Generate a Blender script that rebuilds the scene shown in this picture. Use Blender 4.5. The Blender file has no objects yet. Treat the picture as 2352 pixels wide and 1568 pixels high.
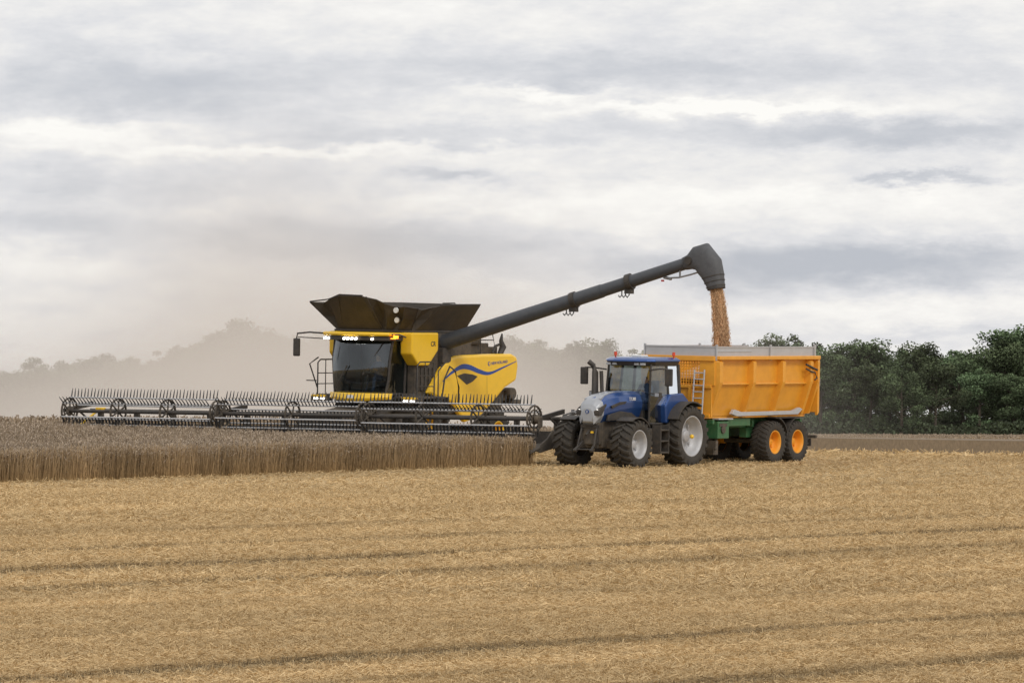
import bpy, math, random
import numpy as np
from mathutils import Vector, Matrix
random.seed(7); rng=np.random.default_rng(7)
sc=bpy.context.scene; COL=sc.collection
sc.view_settings.view_transform='Standard'; sc.view_settings.look='None'; sc.view_settings.exposure=0
F=12000.0; CAMH=1.6
# ---------------------------------------------------------------- terrain
HX,HY=-0.545,-0.839   # travel direction of the machines
LX,LY=0.839,-0.545
OX,OY=-6.86,168.1
def sl2xy(s,l): return (OX+s*HX+l*LX, OY+s*HY+l*LY)
def planez(s,l): return .46-.027*(l-10.3)-.014*s
cp=[(-3,33,0),(3,33,0),(0,15,0),(-20,30,0),(20,30,0),(-6,57,0),(9,80,.1),(-9,85,.05),(0,110,.1),(-12,115,.1),(14,115,.08),
 (14,200,.62),(18,250,.5),(27,387,.05),(38,387,0),(-20,200,1.0),(-30,300,.85),(-35,400,.7),(0,250,.85),(0,387,.6),
 (35,600,.5),(60,600,.5),(0,600,.6),(-50,600,.7),(-100,100,.1),(100,100,0),(-120,300,.7),(100,300,0),(-150,700,.6),(150,700,.4),(0,900,.5),(0,-60,0)]
for s in (-12,-6,0,7):
    for l in (-11,0,9.3,14):
        x,y=sl2xy(s,l); cp.append((x,y,planez(s,l)))
x,y=sl2xy(28,9.3); cp.append((x,y,.15)); x,y=sl2xy(28,-9.3); cp.append((x,y,.5)); x,y=sl2xy(16,9.3); cp.append((x,y,.27))
cp=np.array(cp,float); CPX=cp[:,:2]/100; NCP=len(cp)
def phi(r2): return 0.5*r2*np.log(np.maximum(r2,1e-12))
d=((CPX[:,None]-CPX[None])**2).sum(-1)
A=np.zeros((NCP+3,NCP+3)); A[:NCP,:NCP]=phi(d)+np.eye(NCP)*1e-4; A[:NCP,NCP]=1; A[:NCP,NCP+1:]=CPX; A[NCP,:NCP]=1; A[NCP+1:,:NCP]=CPX.T
WT=np.linalg.solve(A,np.concatenate([cp[:,2],[0,0,0]]))
def ground(X,Y):
    X=np.atleast_1d(np.asarray(X,float)); Y=np.atleast_1d(np.asarray(Y,float)); sh=X.shape
    x=X.ravel()/100; y=Y.ravel()/100; out=np.zeros_like(x)
    for i in range(0,len(x),50000):
        a=x[i:i+50000]; b=y[i:i+50000]
        r2=(a[:,None]-CPX[None,:,0])**2+(b[:,None]-CPX[None,:,1])**2
        out[i:i+50000]=phi(r2)@WT[:NCP]+WT[NCP]+WT[NCP+1]*a+WT[NCP+2]*b
    out=np.clip(out,-.6,1.4)
    R=np.sqrt(x**2+(y-3)**2); t=np.clip((R-4)/2.5,0,1); t=t*t*(3-2*t)
    return (out*(1-t)+.5*t).reshape(sh)
def gz(x,y): return float(ground([x],[y])[0])
_G=rng.random((256,256))
def vnoise(x,y):
    xi=np.floor(x).astype(int); yi=np.floor(y).astype(int); fx=x-xi; fy=y-yi
    fx=fx*fx*(3-2*fx); fy=fy*fy*(3-2*fy); g=lambda a,b:_G[a&255,b&255]
    return (g(xi,yi)*(1-fx)+g(xi+1,yi)*fx)*(1-fy)+(g(xi,yi+1)*(1-fx)+g(xi+1,yi+1)*fx)*fy
def fbm(x,y,o=3):
    v=0;a=.5;t=0
    for i in range(o): v=v+a*vnoise(x*2**i+13*i,y*2**i+7*i); t+=a; a*=.5
    return v/t
# ---------------------------------------------------------------- materials
def N(nt,t,**k):
    nd=nt.nodes.new(t)
    for a,b in k.items(): setattr(nd,a,b)
    return nd
def mat(name,col,rough=.5,metal=0,var=.12,dirt=0,scale=3,coat=0,emit=None,es=0,bump=0,dirtcol=(.30,.23,.15)):
    m=bpy.data.materials.new(name); m.use_nodes=True; nt=m.node_tree; b=nt.nodes['Principled BSDF']
    tc=N(nt,'ShaderNodeTexCoord'); no=N(nt,'ShaderNodeTexNoise'); no.inputs['Scale'].default_value=scale; no.inputs['Detail'].default_value=6
    nt.links.new(tc.outputs['Object'],no.inputs['Vector'])
    mx=N(nt,'ShaderNodeMix',data_type='RGBA'); mx.inputs[6].default_value=(*[c*(1-var) for c in col],1); mx.inputs[7].default_value=(*[min(1,c*(1+var)) for c in col],1)
    nt.links.new(no.outputs['Fac'],mx.inputs[0]); out=mx.outputs[2]
    if dirt>0:
        n2=N(nt,'ShaderNodeTexNoise'); n2.inputs['Scale'].default_value=scale*2.3; n2.inputs['Detail'].default_value=8; n2.inputs['Roughness'].default_value=.7
        nt.links.new(tc.outputs['Object'],n2.inputs['Vector'])
        mr=N(nt,'ShaderNodeMapRange'); mr.inputs[1].default_value=.4; mr.inputs[2].default_value=.75; mr.inputs[3].default_value=dirt*.25; mr.inputs[4].default_value=dirt
        nt.links.new(n2.outputs['Fac'],mr.inputs[0])
        m2=N(nt,'ShaderNodeMix',data_type='RGBA'); m2.inputs[7].default_value=(*dirtcol,1)
        nt.links.new(mr.outputs[0],m2.inputs[0]); nt.links.new(out,m2.inputs[6]); out=m2.outputs[2]
        mr2=N(nt,'ShaderNodeMapRange'); mr2.inputs[3].default_value=rough; mr2.inputs[4].default_value=min(1,rough+.35)
        nt.links.new(n2.outputs['Fac'],mr2.inputs[0]); nt.links.new(mr2.outputs[0],b.inputs['Roughness'])
    else: b.inputs['Roughness'].default_value=rough
    nt.links.new(out,b.inputs['Base Color']); b.inputs['Metallic'].default_value=metal; b.inputs['Coat Weight'].default_value=coat; b.inputs['Coat Roughness'].default_value=.12
    if emit: b.inputs['Emission Color'].default_value=(*emit,1); b.inputs['Emission Strength'].default_value=es
    if bump:
        bp=N(nt,'ShaderNodeBump'); bp.inputs['Strength'].default_value=bump; bp.inputs['Distance'].default_value=.05
        nt.links.new(no.outputs['Fac'],bp.inputs['Height']); nt.links.new(bp.outputs[0],b.inputs['Normal'])
    return m
def glass(name,tint,gl=.12):
    m=bpy.data.materials.new(name); m.use_nodes=True; nt=m.node_tree; nt.nodes.clear()
    o=N(nt,'ShaderNodeOutputMaterial'); t=N(nt,'ShaderNodeBsdfTransparent'); t.inputs[0].default_value=(*tint,1)
    g=N(nt,'ShaderNodeBsdfGlossy'); g.inputs['Roughness'].default_value=.04; g.inputs[0].default_value=(.9,.95,1,1)
    f=N(nt,'ShaderNodeFresnel'); f.inputs[0].default_value=1.5; ad=N(nt,'ShaderNodeMath',operation='ADD'); ad.use_clamp=True
    no=N(nt,'ShaderNodeTexNoise'); no.inputs['Scale'].default_value=1.5
    mu=N(nt,'ShaderNodeMath',operation='MULTIPLY'); mu.inputs[1].default_value=gl*2
    nt.links.new(no.outputs['Fac'],mu.inputs[0]); nt.links.new(mu.outputs[0],ad.inputs[1]); nt.links.new(f.outputs[0],ad.inputs[0])
    mx=N(nt,'ShaderNodeMixShader'); nt.links.new(ad.outputs[0],mx.inputs[0]); nt.links.new(t.outputs[0],mx.inputs[1]); nt.links.new(g.outputs[0],mx.inputs[2]); nt.links.new(mx.outputs[0],o.inputs[0])
    return m
def vcol(name,rough=.8):
    m=bpy.data.materials.new(name); m.use_nodes=True; nt=m.node_tree; b=nt.nodes['Principled BSDF']
    a=N(nt,'ShaderNodeAttribute',attribute_name='col'); nt.links.new(a.outputs['Color'],b.inputs['Base Color']); b.inputs['Roughness'].default_value=rough
    b.inputs['Specular IOR Level'].default_value=.2
    return m
M={}
M['yellow']=mat('combine_yellow',(.93,.57,.012),.3,var=.05,dirt=.14,coat=.4)
M['black']=mat('black_paint',(.022,.022,.024),.42,var=.3,dirt=.22)
M['tine']=mat('tine_plastic',(.012,.012,.014),.6,var=.3)
M['plastic']=mat('black_plastic',(.028,.028,.03),.6,var=.3,dirt=.3)
M['dark']=mat('dark_machinery',(.035,.033,.032),.55,var=.4,dirt=.45)
M['hdark']=mat('dusty_header',(.055,.05,.045),.6,var=.4,dirt=.5,dirtcol=(.19,.155,.115))
M['cabin']=mat('cab_lining',(.085,.09,.09),.7,var=.3)
M['fabric']=mat('tank_cover',(.034,.029,.024),.5,var=.5,dirt=.45,scale=1.6,bump=.3,dirtcol=(.13,.10,.07))
M['auger']=mat('auger_grey',(.05,.056,.066),.38,var=.15,dirt=.25,coat=.2,dirtcol=(.15,.15,.15))
M['spout']=mat('spout_rubber',(.07,.073,.08),.55,var=.25,dirt=.3,scale=6,dirtcol=(.2,.2,.2))
M['blue']=mat('tractor_blue',(.014,.070,.26),.22,metal=.45,var=.2,dirt=.05,coat=.8)
M['bluetrim']=mat('stripe_blue',(.01,.06,.30),.4)
M['silver']=mat('silver_paint',(.40,.42,.45),.3,metal=.4,var=.1,dirt=.1,coat=.3)
M['rim']=mat('silver_rim',(.50,.51,.53),.4,metal=.3,var=.15,dirt=.3,dirtcol=(.25,.2,.14))
M['orange']=mat('trailer_orange',(.86,.39,.028),.33,var=.12,dirt=.5,scale=1.0,coat=.4,dirtcol=(.50,.215,.035))
M['orim']=mat('orange_rim',(.88,.36,.01),.4,var=.08,dirt=.2)
M['green']=mat('chassis_green',(.012,.13,.045),.4,var=.15,dirt=.25,coat=.2)
M['alu']=mat('aluminium',(.52,.53,.55),.42,metal=.4,var=.12,dirt=.15,dirtcol=(.4,.4,.4))
M['steel']=mat('worn_steel',(.30,.30,.31),.4,metal=.7,var=.2,dirt=.3)
M['grey']=mat('bar_grey',(.58,.59,.61),.4,metal=.1,var=.2,dirt=.25)
M['tyre']=mat('tyre_rubber',(.030,.029,.028),.8,var=.25,dirt=.5,scale=5,dirtcol=(.12,.095,.065))
M['glassd']=glass('dark_glass',(.66,.74,.70),.05)
M['glass']=glass('clear_glass',(.62,.72,.72),.10)
M['glasst']=glass('tinted_glass',(.30,.37,.38),.10)
M['lamp']=mat('lit_lamp',(.9,.9,.9),.3,emit=(1,.96,.88),es=9)
M['lampo']=mat('amber_beacon',(.9,.25,.02),.3,emit=(1,.3,.02),es=3)
M['beac']=mat('orange_beacon',(.6,.06,.02),.3)
M['white']=mat('white_marking',(.75,.75,.73),.5,var=.05)
M['red']=mat('red_fitting',(.5,.03,.02),.4)
M['seat']=mat('seat_fabric',(.05,.05,.055),.8,scale=20)
M['skin']=mat('skin',(.45,.26,.18),.55,var=.08); M['shirt']=mat('shirt_cloth',(.06,.09,.17),.85,scale=15); M['hair']=mat('hair',(.04,.025,.015),.7,scale=40)
M['bark']=mat('bark',(.07,.055,.04),.9,var=.4,scale=4)
# ---------------------------------------------------------------- mesh builder
class MB:
    def __init__(s,xo=0): s.v=[];s.f=[];s.m=[];s.sm=[];s.xo=xo
    def add(s,vs,fs,m=0,sm=False):
        b=len(s.v); s.v+= [(p[0]+s.xo,p[1],p[2]) for p in vs]
        for f in fs: s.f.append([b+i for i in f]); s.m.append(m); s.sm.append(sm)
        return s
    def hexa(s,p,m=0): return s.add(p,[(0,3,2,1),(4,5,6,7),(0,1,5,4),(1,2,6,5),(2,3,7,6),(3,0,4,7)],m)
    def box(s,x0,x1,y0,y1,z0,z1,m=0):
        return s.hexa([(x0,y0,z0),(x1,y0,z0),(x1,y1,z0),(x0,y1,z0),(x0,y0,z1),(x1,y0,z1),(x1,y1,z1),(x0,y1,z1)],m)
    def prism(s,poly,y0,y1,m=0):
        k=len(poly); vs=[(a,y0,b) for a,b in poly]+[(a,y1,b) for a,b in poly]
        return s.add(vs,[list(range(k))[::-1],list(range(k,2*k))]+[(i,(i+1)%k,k+(i+1)%k,k+i) for i in range(k)],m)
    def slab(s,poly,z0,z1,m=0):
        k=len(poly); vs=[(a,b,z0) for a,b in poly]+[(a,b,z1) for a,b in poly]
        return s.add(vs,[list(range(k))[::-1],list(range(k,2*k))]+[(i,(i+1)%k,k+(i+1)%k,k+i) for i in range(k)],m)
    def loft(s,rings,m=0,cap=True,sm=True):
        k=len(rings[0]); vs=[p for r in rings for p in r]; fs=[]
        for j in range(len(rings)-1):
            for i in range(k): fs.append((j*k+i,j*k+(i+1)%k,(j+1)*k+(i+1)%k,(j+1)*k+i))
        s.add(vs,fs,m,sm)
        if cap:
            s.add(rings[0],[list(range(k))[::-1]],m); s.add(rings[-1],[list(range(k))],m)
        return s
    def ring(s,c,t,r,n=10,up=None):
        t=Vector(t).normalized(); up=Vector(up) if up else (Vector((0,0,1)) if abs(t.z)<.9 else Vector((1,0,0)))
        a=t.cross(up).normalized(); b=t.cross(a)
        return [tuple(Vector(c)+a*r*math.cos(2*math.pi*i/n)+b*r*math.sin(2*math.pi*i/n)) for i in range(n)]
    def tube(s,p0,p1,r0,r1=None,n=10,m=0,sm=True):
        r1=r0 if r1 is None else r1; t=Vector(p1)-Vector(p0)
        return s.loft([s.ring(p0,t,r0,n),s.ring(p1,t,r1,n)],m,True,sm)
    def path(s,pts,r,n=8,m=0):
        rs=[]
        for i,p in enumerate(pts):
            t=Vector(pts[min(i+1,len(pts)-1)])-Vector(pts[max(i-1,0)]); rs.append(s.ring(p,t,r if not isinstance(r,(list,tuple)) else r[i],n))
        return s.loft(rs,m)
    def lathe(s,prof,cx,cz,n=32,m=0,cy=0,sm=True,close=False):
        rings=[[(cx+r*math.cos(2*math.pi*i/n),cy+y,cz+r*math.sin(2*math.pi*i/n)) for i in range(n)] for r,y in prof]
        if close: rings.append(rings[0])
        return s.loft(rings,m,False,sm)
    def arc(s,cx,cz,R0,R1,y0,y1,a0,a1,n=12,m=0):
        rings=[]
        for i in range(n+1):
            a=math.radians(a0+(a1-a0)*i/n); c,q=math.cos(a),math.sin(a)
            rings.append([(cx+R0*c,y0,cz+R0*q),(cx+R1*c,y0,cz+R1*q),(cx+R1*c,y1,cz+R1*q),(cx+R0*c,y1,cz+R0*q)])
        return s.loft(rings,m,True,False)
    def ball(s,c,r,m=0,sz=1):
        rings=[]
        for j in range(1,8):
            p=math.pi*j/8; rings.append([(c[0]+r*math.sin(p)*math.cos(2*math.pi*i/12),c[1]+r*math.sin(p)*math.sin(2*math.pi*i/12),c[2]-r*sz*math.cos(p)) for i in range(12)])
        return s.loft(rings,m)
    def mesh(s,name,mats):
        me=bpy.data.meshes.new(name); me.from_pydata(s.v,[],s.f)
        for q in mats: me.materials.append(M[q])
        me.polygons.foreach_set('material_index',s.m); me.polygons.foreach_set('use_smooth',s.sm); me.update()
        return me
    def obj(s,name,mats,parent=None,bev=0,label=None):
        if isinstance(mats,str): mats=[mats]
        me=s.mesh(name,mats)
        import bmesh
        bm=bmesh.new(); bm.from_mesh(me); bmesh.ops.remove_doubles(bm,verts=bm.verts,dist=1e-5) if bev else None
        bmesh.ops.recalc_face_normals(bm,faces=bm.faces); bm.to_mesh(me); bm.free()
        o=bpy.data.objects.new(name,me); COL.objects.link(o)
        if parent: o.parent=parent
        if bev:
            b=o.modifiers.new('bevel','BEVEL'); b.width=bev; b.segments=2; b.limit_method='ANGLE'; b.angle_limit=math.radians(20 if bev==.018 else 35)
        if label: o['label']=label
        return o
def empty(name,label,cat,s,l,span=3,group=None):
    x,y=sl2xy(s,l); e=bpy.data.objects.new(name,None); COL.objects.link(e); e['label']=label; e['category']=cat
    if group: e['group']=group
    g=lambda a,b: gz(*sl2xy(a,b))
    ex=Vector((HX*2*span,HY*2*span,g(s+span,l)-g(s-span,l))).normalized(); ey=Vector((LX*2,LY*2,g(s,l+1)-g(s,l-1))).normalized()
    ez=ex.cross(ey).normalized(); ey=ez.cross(ex)
    mw=Matrix(((ex.x,ey.x,ez.x,x),(ex.y,ey.y,ez.y,y),(ex.z,ey.z,ez.z,gz(x,y)),(0,0,0,1)))
    e.matrix_world=mw; e.empty_display_size=.5
    return e
def text(name,txt,size,loc,parent,m,slope=0,xo=0,ext=.004):
    cu=bpy.data.curves.new(name,'FONT'); cu.body=txt; cu.size=size; cu.extrude=ext; cu.offset=size*.012
    to=bpy.data.objects.new('tmp',cu); COL.objects.link(to); dg=bpy.context.evaluated_depsgraph_get()
    me=bpy.data.meshes.new_from_object(to.evaluated_get(dg)); bpy.data.objects.remove(to)
    me.materials.clear(); me.materials.append(M[m]); 
    o=bpy.data.objects.new(name,me); COL.objects.link(o); o.parent=parent
    R=Matrix(((-1,0,0),(0,0,1),(0,1,0))).to_4x4()
    o.matrix_local=Matrix.Translation((loc[0]+xo,loc[1],loc[2]))@R@Matrix.Rotation(slope,4,'Z')
    return o
_tc={}
def wheel(parent,x,y,R,w,rimR,side,rimmat,lugs=20,name='wheel',lug=.05,hubmat=None):
    key=(R,w,rimR,side,rimmat)
    if key not in _tc:
        t=MB(); h=w/2; Rb=R-lug
        prof=[(rimR,-h*.78),(rimR+.03,-h*.92),((rimR+Rb)/2,-h),(Rb-.06,-h*.97),(Rb-.015,-h*.85),(Rb,-h*.45),(Rb,h*.45),(Rb-.015,h*.85),(Rb-.06,h*.97),((rimR+Rb)/2,h),(rimR+.03,h*.92),(rimR,h*.78)]
        t.lathe(prof,0,0,40,close=True)
        st=2*math.pi/lugs
        for sd in (-1,1):
            for i in range(lugs):
                a0=i*st+(st/2 if sd>0 else 0); vs=[]
                for (yy,da,wd,ri,ro) in ((-.02*sd,0,.24,Rb-.02,R),(h*.55*sd,-st*.55,.24,Rb-.02,R),(h*1.0*sd,-st*.8,.3,Rb-.12,R-.035)):
                    a=a0+da; k=wd*st
                    vs.append([(ri*math.cos(a-k),yy,ri*math.sin(a-k)),(ro*math.cos(a-k*.7),yy,ro*math.sin(a-k*.7)),(ro*math.cos(a+k*.7),yy,ro*math.sin(a+k*.7)),(ri*math.cos(a+k),yy,ri*math.sin(a+k))])
                t.loft(vs,0,True,False)
        tm=t.mesh('tyre',['tyre'])
        r=MB(); q=side
        r.lathe([(rimR,-h*.8*q),(rimR+.035,h*.84*q),(rimR+.02,h*.9*q),(rimR-.02,h*.88*q),(rimR-.03,h*.5*q),(rimR*.86,h*.30*q),(rimR*.80,-h*.05*q),(rimR*.45,-h*.1*q),(rimR*.38,h*.12*q),(.01,h*.12*q)],0,0,36)
        for i in range(8):
            a=2*math.pi*i/8; r.tube((rimR*.62*math.cos(a),-h*.1*q,rimR*.62*math.sin(a)),(rimR*.62*math.cos(a),h*.10*q,rimR*.62*math.sin(a)),.05,.05,8)
        rm=r.mesh('rim',[rimmat])
        hb=MB(); hb.lathe([(rimR*.3,h*.1*q),(rimR*.3,h*.3*q),(rimR*.22,h*.36*q),(.01,h*.38*q)],0,0,20); hb.tube((0,-h*.2*q,0),(0,-h*1.3*q,0),rimR*.3,rimR*.25,16)
        hm=hb.mesh('wheel',[hubmat or rimmat]); _tc[key]=(tm,rm,hm)
    tm,rm,hm=_tc[key]; e=bpy.data.objects.new(name,hm); COL.objects.link(e); e.parent=parent; e.location=(x,y,R-.03)
    rot=random.uniform(0,.3)
    for nm,me in (('tyre',tm),('rim',rm)):
        o=bpy.data.objects.new(nm,me); COL.objects.link(o); o.parent=e; o.rotation_euler=(0,rot,0)
    return e
# ---------------------------------------------------------------- person
def person(parentE,loc,label):
    J={'pel':(0,0,.0,.15),'ch':(-.04,0,.30,.15),'sh':(-.05,0,.47,.12),'nk':(-.03,0,.56,.06),'hd':(.0,0,.66,.085),'ht':(.0,0,.77,.07),'nose':(.095,0,.68,.018)}
    E=[('pel','ch'),('ch','sh'),('sh','nk'),('nk','hd'),('hd','ht'),('hd','nose')]
    for q,sg in (('l',1),('r',-1)):
        J.update({'s'+q:(-.04,.19*sg,.45,.07),'e'+q:(.10,.26*sg,.22,.05),'w'+q:(.36,.17*sg,.27,.033),'p'+q:(.42,.16*sg,.29,.036),
                  'h'+q:(.05,.11*sg,-.02,.10),'k'+q:(.45,.15*sg,.05,.07),'a'+q:(.50,.15*sg,-.38,.05),'t'+q:(.66,.16*sg,-.42,.04)})
        E+=[('sh','s'+q),('s'+q,'e'+q),('e'+q,'w'+q),('w'+q,'p'+q),('pel','h'+q),('h'+q,'k'+q),('k'+q,'a'+q),('a'+q,'t'+q)]
        for i in range(4):
            J['f%d'%i+q]=(.47,(.16+(i-1.5)*.022)*sg,.30,.009); J['g%d'%i+q]=(.50-.004*i,(.16+(i-1.5)*.024)*sg,.27,.008); E+=[('p'+q,'f%d'%i+q),('f%d'%i+q,'g%d'%i+q)]
        J['th'+q]=(.43,(.16-.055)*sg,.30,.010); E.append(('p'+q,'th'+q))
    ks=list(J); me=bpy.data.meshes.new('person'); me.from_pydata([J[k][:3] for k in ks],[(ks.index(a),ks.index(b)) for a,b in E],[])
    o=bpy.data.objects.new('person',me); COL.objects.link(o)
    sk=o.modifiers.new('skin','SKIN'); sk.use_smooth_shade=True
    for i,k in enumerate(ks):
        sv=me.skin_vertices[0].data[i]; sv.radius=(J[k][3],)*2; sv.use_root=(i==0)
    ss=o.modifiers.new('ss','SUBSURF'); ss.levels=2; ss.render_levels=2
    dg=bpy.context.evaluated_depsgraph_get(); nm=bpy.data.meshes.new_from_object(o.evaluated_get(dg)); o.modifiers.clear(); o.data=nm
    nm.materials.clear()
    for q in ('shirt','skin','hair'): nm.materials.append(M[q])
    for p in nm.polygons:
        c=p.center; p.use_smooth=True
        p.material_index= (2 if (c.z>.70 and c.x<.06) or c.z>.76 else 1) if c.z>.54 else (1 if c.x>.36 and c.z>.2 else 0)
    bpy.context.view_layer.update()
    o.matrix_world=parentE.matrix_world@Matrix.Translation(loc); o['label']=label; o['category']='person'
    return o
# ================================================================ COMBINE
S0=-5.5
comb=empty('combine_harvester','large yellow combine harvester with wide black header cutting standing wheat','combine harvester',S0,0)
def C(): return MB(-S0)
def arcpts(z,hw,f,b=.45,n=10): return [(f-b*(abs(t)/1.0)**2.2, hw*t, z) for t in [ -1+2*i/n for i in range(n+1)]]
m=C()
rows=[arcpts(1.98,.98,-3.05,.35),arcpts(2.5,1.06,-2.98,.4),arcpts(3.1,1.10,-2.98,.42),arcpts(3.74,1.12,-3.12,.42)]
k=11
m.add([p for r in rows for p in r],[(j*k+i,j*k+i+1,(j+1)*k+i+1,(j+1)*k+i) for j in range(3) for i in range(10)],0,True)
m.obj('windscreen','glassd',comb)
for sg in (1,-1):
    m=C(); m.add([(-3.45,1.02*sg,1.98),(-5.1,1.14*sg,1.98),(-5.1,1.15*sg,3.72),(-3.56,1.13*sg,3.72)],[(0,1,2,3)])
    d=m.obj('side_window','glassd',comb)
    m=C()
    for p in ([(-3.42,1.0*sg,1.95),(-3.46,1.08*sg,2.5),(-3.46,1.12*sg,3.1),(-3.58,1.14*sg,3.76)],[(-4.35,1.1*sg,1.95),(-4.35,1.17*sg,3.76)],[(-5.12,1.15*sg,1.95),(-5.12,1.16*sg,3.76)],[(-3.42,1.02*sg,1.97),(-5.12,1.15*sg,1.97)]):
        m.path(p,.05,8)
    m.obj('cab_pillar','black',comb)
m=C(); m.box(-5.6,-5.12,-1.12,1.12,1.6,3.74); m.box(-5.12,-3.4,-1.0,1.0,1.72,1.94)
m.slab([(-2.98,.0),(-3.05,.5),(-3.4,.98),(-5.1,1.1),(-5.1,-1.1),(-3.4,-.98),(-3.05,-.5)],1.72,1.96); m.obj('cab_floor','cabin',comb,.02)
m=C(); R=[]
for i in range(15):
    t=-1+2*i/14; x=-2.86-.55*abs(t)**2.2; y=1.2*t; w=.10+.05*(1-abs(t)); zc=1.86+.05*abs(t)
    R.append([(x,y,zc-w),(x+.05,y,zc-w*.3),(x,y,zc+w),(x-.13,y,zc+w),(x-.13,y,zc-w)])
m.loft(R,0,True,False); m.obj('front_sill','yellow',comb,.015)
m=C(); m.box(-2.825,-2.81,-.13,.13,1.84,1.94); m.obj('plate','white',comb)
front=[(-3.1,-1.32),(-2.85,-.9),(-2.72,-.45),(-2.68,0),(-2.72,.45),(-2.85,.9),(-3.1,1.32)]
m=C(); m.slab(front+[(-5.5,1.45),(-5.5,-1.45)],3.87,3.99); m.obj('cab_roof','yellow',comb,.05)
m=C(); m.slab([(a-.08,b*.97) for a,b in front]+[(-5.5,1.3),(-5.5,-1.3)],3.72,3.87); m.obj('roof_visor','black',comb,.02)
def cabarc(y): return -2.68-.42*(abs(y)/1.32)**1.7
for y in (-1.2,-1.0,-.2,-.05,.10,.25,.80):
    m=C(); x=cabarc(y)-.03; m.tube((x-.08,y,3.79),(x+.03,y,3.77),.036,.036,12); 
    m.obj('work_light','lamp',comb)
m=C(); m.box(-3.35,-3.2,1.42,1.52,3.80,3.92); m.tube((-3.27,1.1,3.8),(-3.27,1.47,3.8),.02)
m.obj('beacon','lampo',comb)
m=C(); m.path([(-3.2,-1.2,3.92),(-3.05,-1.8,3.95),(-3.1,-2.33,3.9),(-3.12,-2.38,3.7)],.028); m.path([(-3.2,-1.3,3.75),(-3.1,-2.3,3.78)],.016); a=m.obj('mirror_arm','black',comb)
m=C(); m.box(-3.2,-3.08,-2.50,-2.26,3.15,3.74); m.obj('mirror','black',comb,.04)
m=C(); m.path([(-3.3,1.2,3.92),(-3.15,1.7,3.93),(-3.15,1.95,3.85)],.025); m.obj('lamp_bracket','black',comb)
for sg in (1,-1):
    m=C(); m.prism([(-3.95,4.0),(-5.5,4.0),(-5.5,3.42),(-4.95,2.92),(-4.35,2.92),(-3.95,3.3)],1.18*sg,1.66*sg); m.obj('side_cowl','yellow',comb,.05)
t1=text('lettering','CR',.22,(-5.03,1.665,3.56),comb,'dark',xo=-S0)
m=C(); m.box(-7.7,-5.6,-1.5,1.5,1.3,4.05); m.box(-9.9,-7.7,-1.3,1.3,1.2,3.2); m.box(-5.6,-4.2,-1.5,1.5,1.2,2.0); m.box(-5.6,-4.4,1.17,1.5,1.95,3.3); m.box(-5.6,-4.4,-1.5,-1.17,1.95,3.3); m.obj('body','dark',comb,.03)
m=C()
for i in range(5): m.box(-5.5+.23*i-.0,-5.5+.23*i+.16,1.5,1.56,2.1,2.85)
m.box(-6.9,-5.7,1.5,1.64,2.2,3.0); m.box(-6.2,-5.7,1.5,1.7,3.0,3.5); m.tube((-7.2,1.4,3.2),(-5.7,1.62,3.1),.05); m.obj('service_panel','plastic',comb,.015)
side=[(-4.85,2.02),(-5.3,2.5),(-5.8,2.98),(-6.2,3.18),(-6.6,3.25),(-8.2,3.29),(-9.9,3.30),(-10.22,3.2),(-10.30,2.9),(-10.2,2.4),(-9.5,2.15),(-8.8,1.68),(-8.05,1.2),(-7.1,1.02),(-6.75,1.3),(-6.3,1.68),(-5.3,1.9)]
for sg in (1,-1):
    m=C(); m.prism(side,1.5*sg,1.7*sg); m.obj('side_panel','yellow',comb,.09)
m=C(); m.prism([(-9.0,3.22),(-9.9,3.26),(-10.20,3.15),(-10.28,2.9),(-10.18,2.45),(-9.5,2.2)],-1.5,1.5); m.obj('rear_hood','yellow',comb,.05)
def ribbon(name,up,lo,mm,y=1.7,th=.005):
    m=C(); k=len(up); vs=[(a,y+th,b) for a,b in up]+[(a,y+th,b) for a,b in lo]
    m.add(vs,[(i,i+1,k+i+1,k+i) for i in range(k-1)]); return m.obj(name,mm,comb)
def cr(pts,n=8):
    o=[]
    for i in range(len(pts)-1):
        p=[pts[max(i-1,0)],pts[i],pts[i+1],pts[min(i+2,len(pts)-1)]]
        for j in range(n):
            t=j/n; o.append(tuple(.5*((2*p[1][k])+(-p[0][k]+p[2][k])*t+(2*p[0][k]-5*p[1][k]+4*p[2][k]-p[3][k])*t*t+(-p[0][k]+3*p[1][k]-3*p[2][k]+p[3][k])*t**3) for k in (0,1)))
    o.append(pts[-1]); return o
U=cr([(-5.7,2.42),(-6.2,2.72),(-6.8,2.95),(-7.3,2.94),(-7.9,2.79),(-8.5,2.70),(-9.3,2.86),(-10.15,3.06)])
Lo=cr([(-5.7,2.38),(-6.2,2.62),(-6.8,2.79),(-7.3,2.77),(-7.9,2.64),(-8.5,2.60),(-9.3,2.80),(-10.15,3.035)])
ribbon('stripe',U,Lo,'bluetrim')
m=C(); m.prism([(-6.55,2.58),(-7.0,2.66),(-7.5,2.62),(-7.8,2.55),(-7.5,2.38),(-7.15,2.28)],1.69,1.709); m.obj('air_vent','black',comb,.01)
text('lettering','NEW HOLLAND',.135,(-8.62,1.702,2.93),comb,'bluetrim',slope=.07,xo=-S0)
m=C(); m.tube((-8.48,1.69,2.97),(-8.48,1.706,2.97),.075,.075,16); m.obj('emblem','bluetrim',comb)
m=C(); m.prism([(-8.46,2.92),(-8.50,2.92),(-8.52,2.99),(-8.48,3.03),(-8.44,2.99)],1.70,1.711); m.obj('emblem_leaf','yellow',comb)
ribbon('panel_seam',[(-8.35,2.55),(-8.40,1.45)],[(-8.362,2.55),(-8.412,1.45)],'dark')
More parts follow.
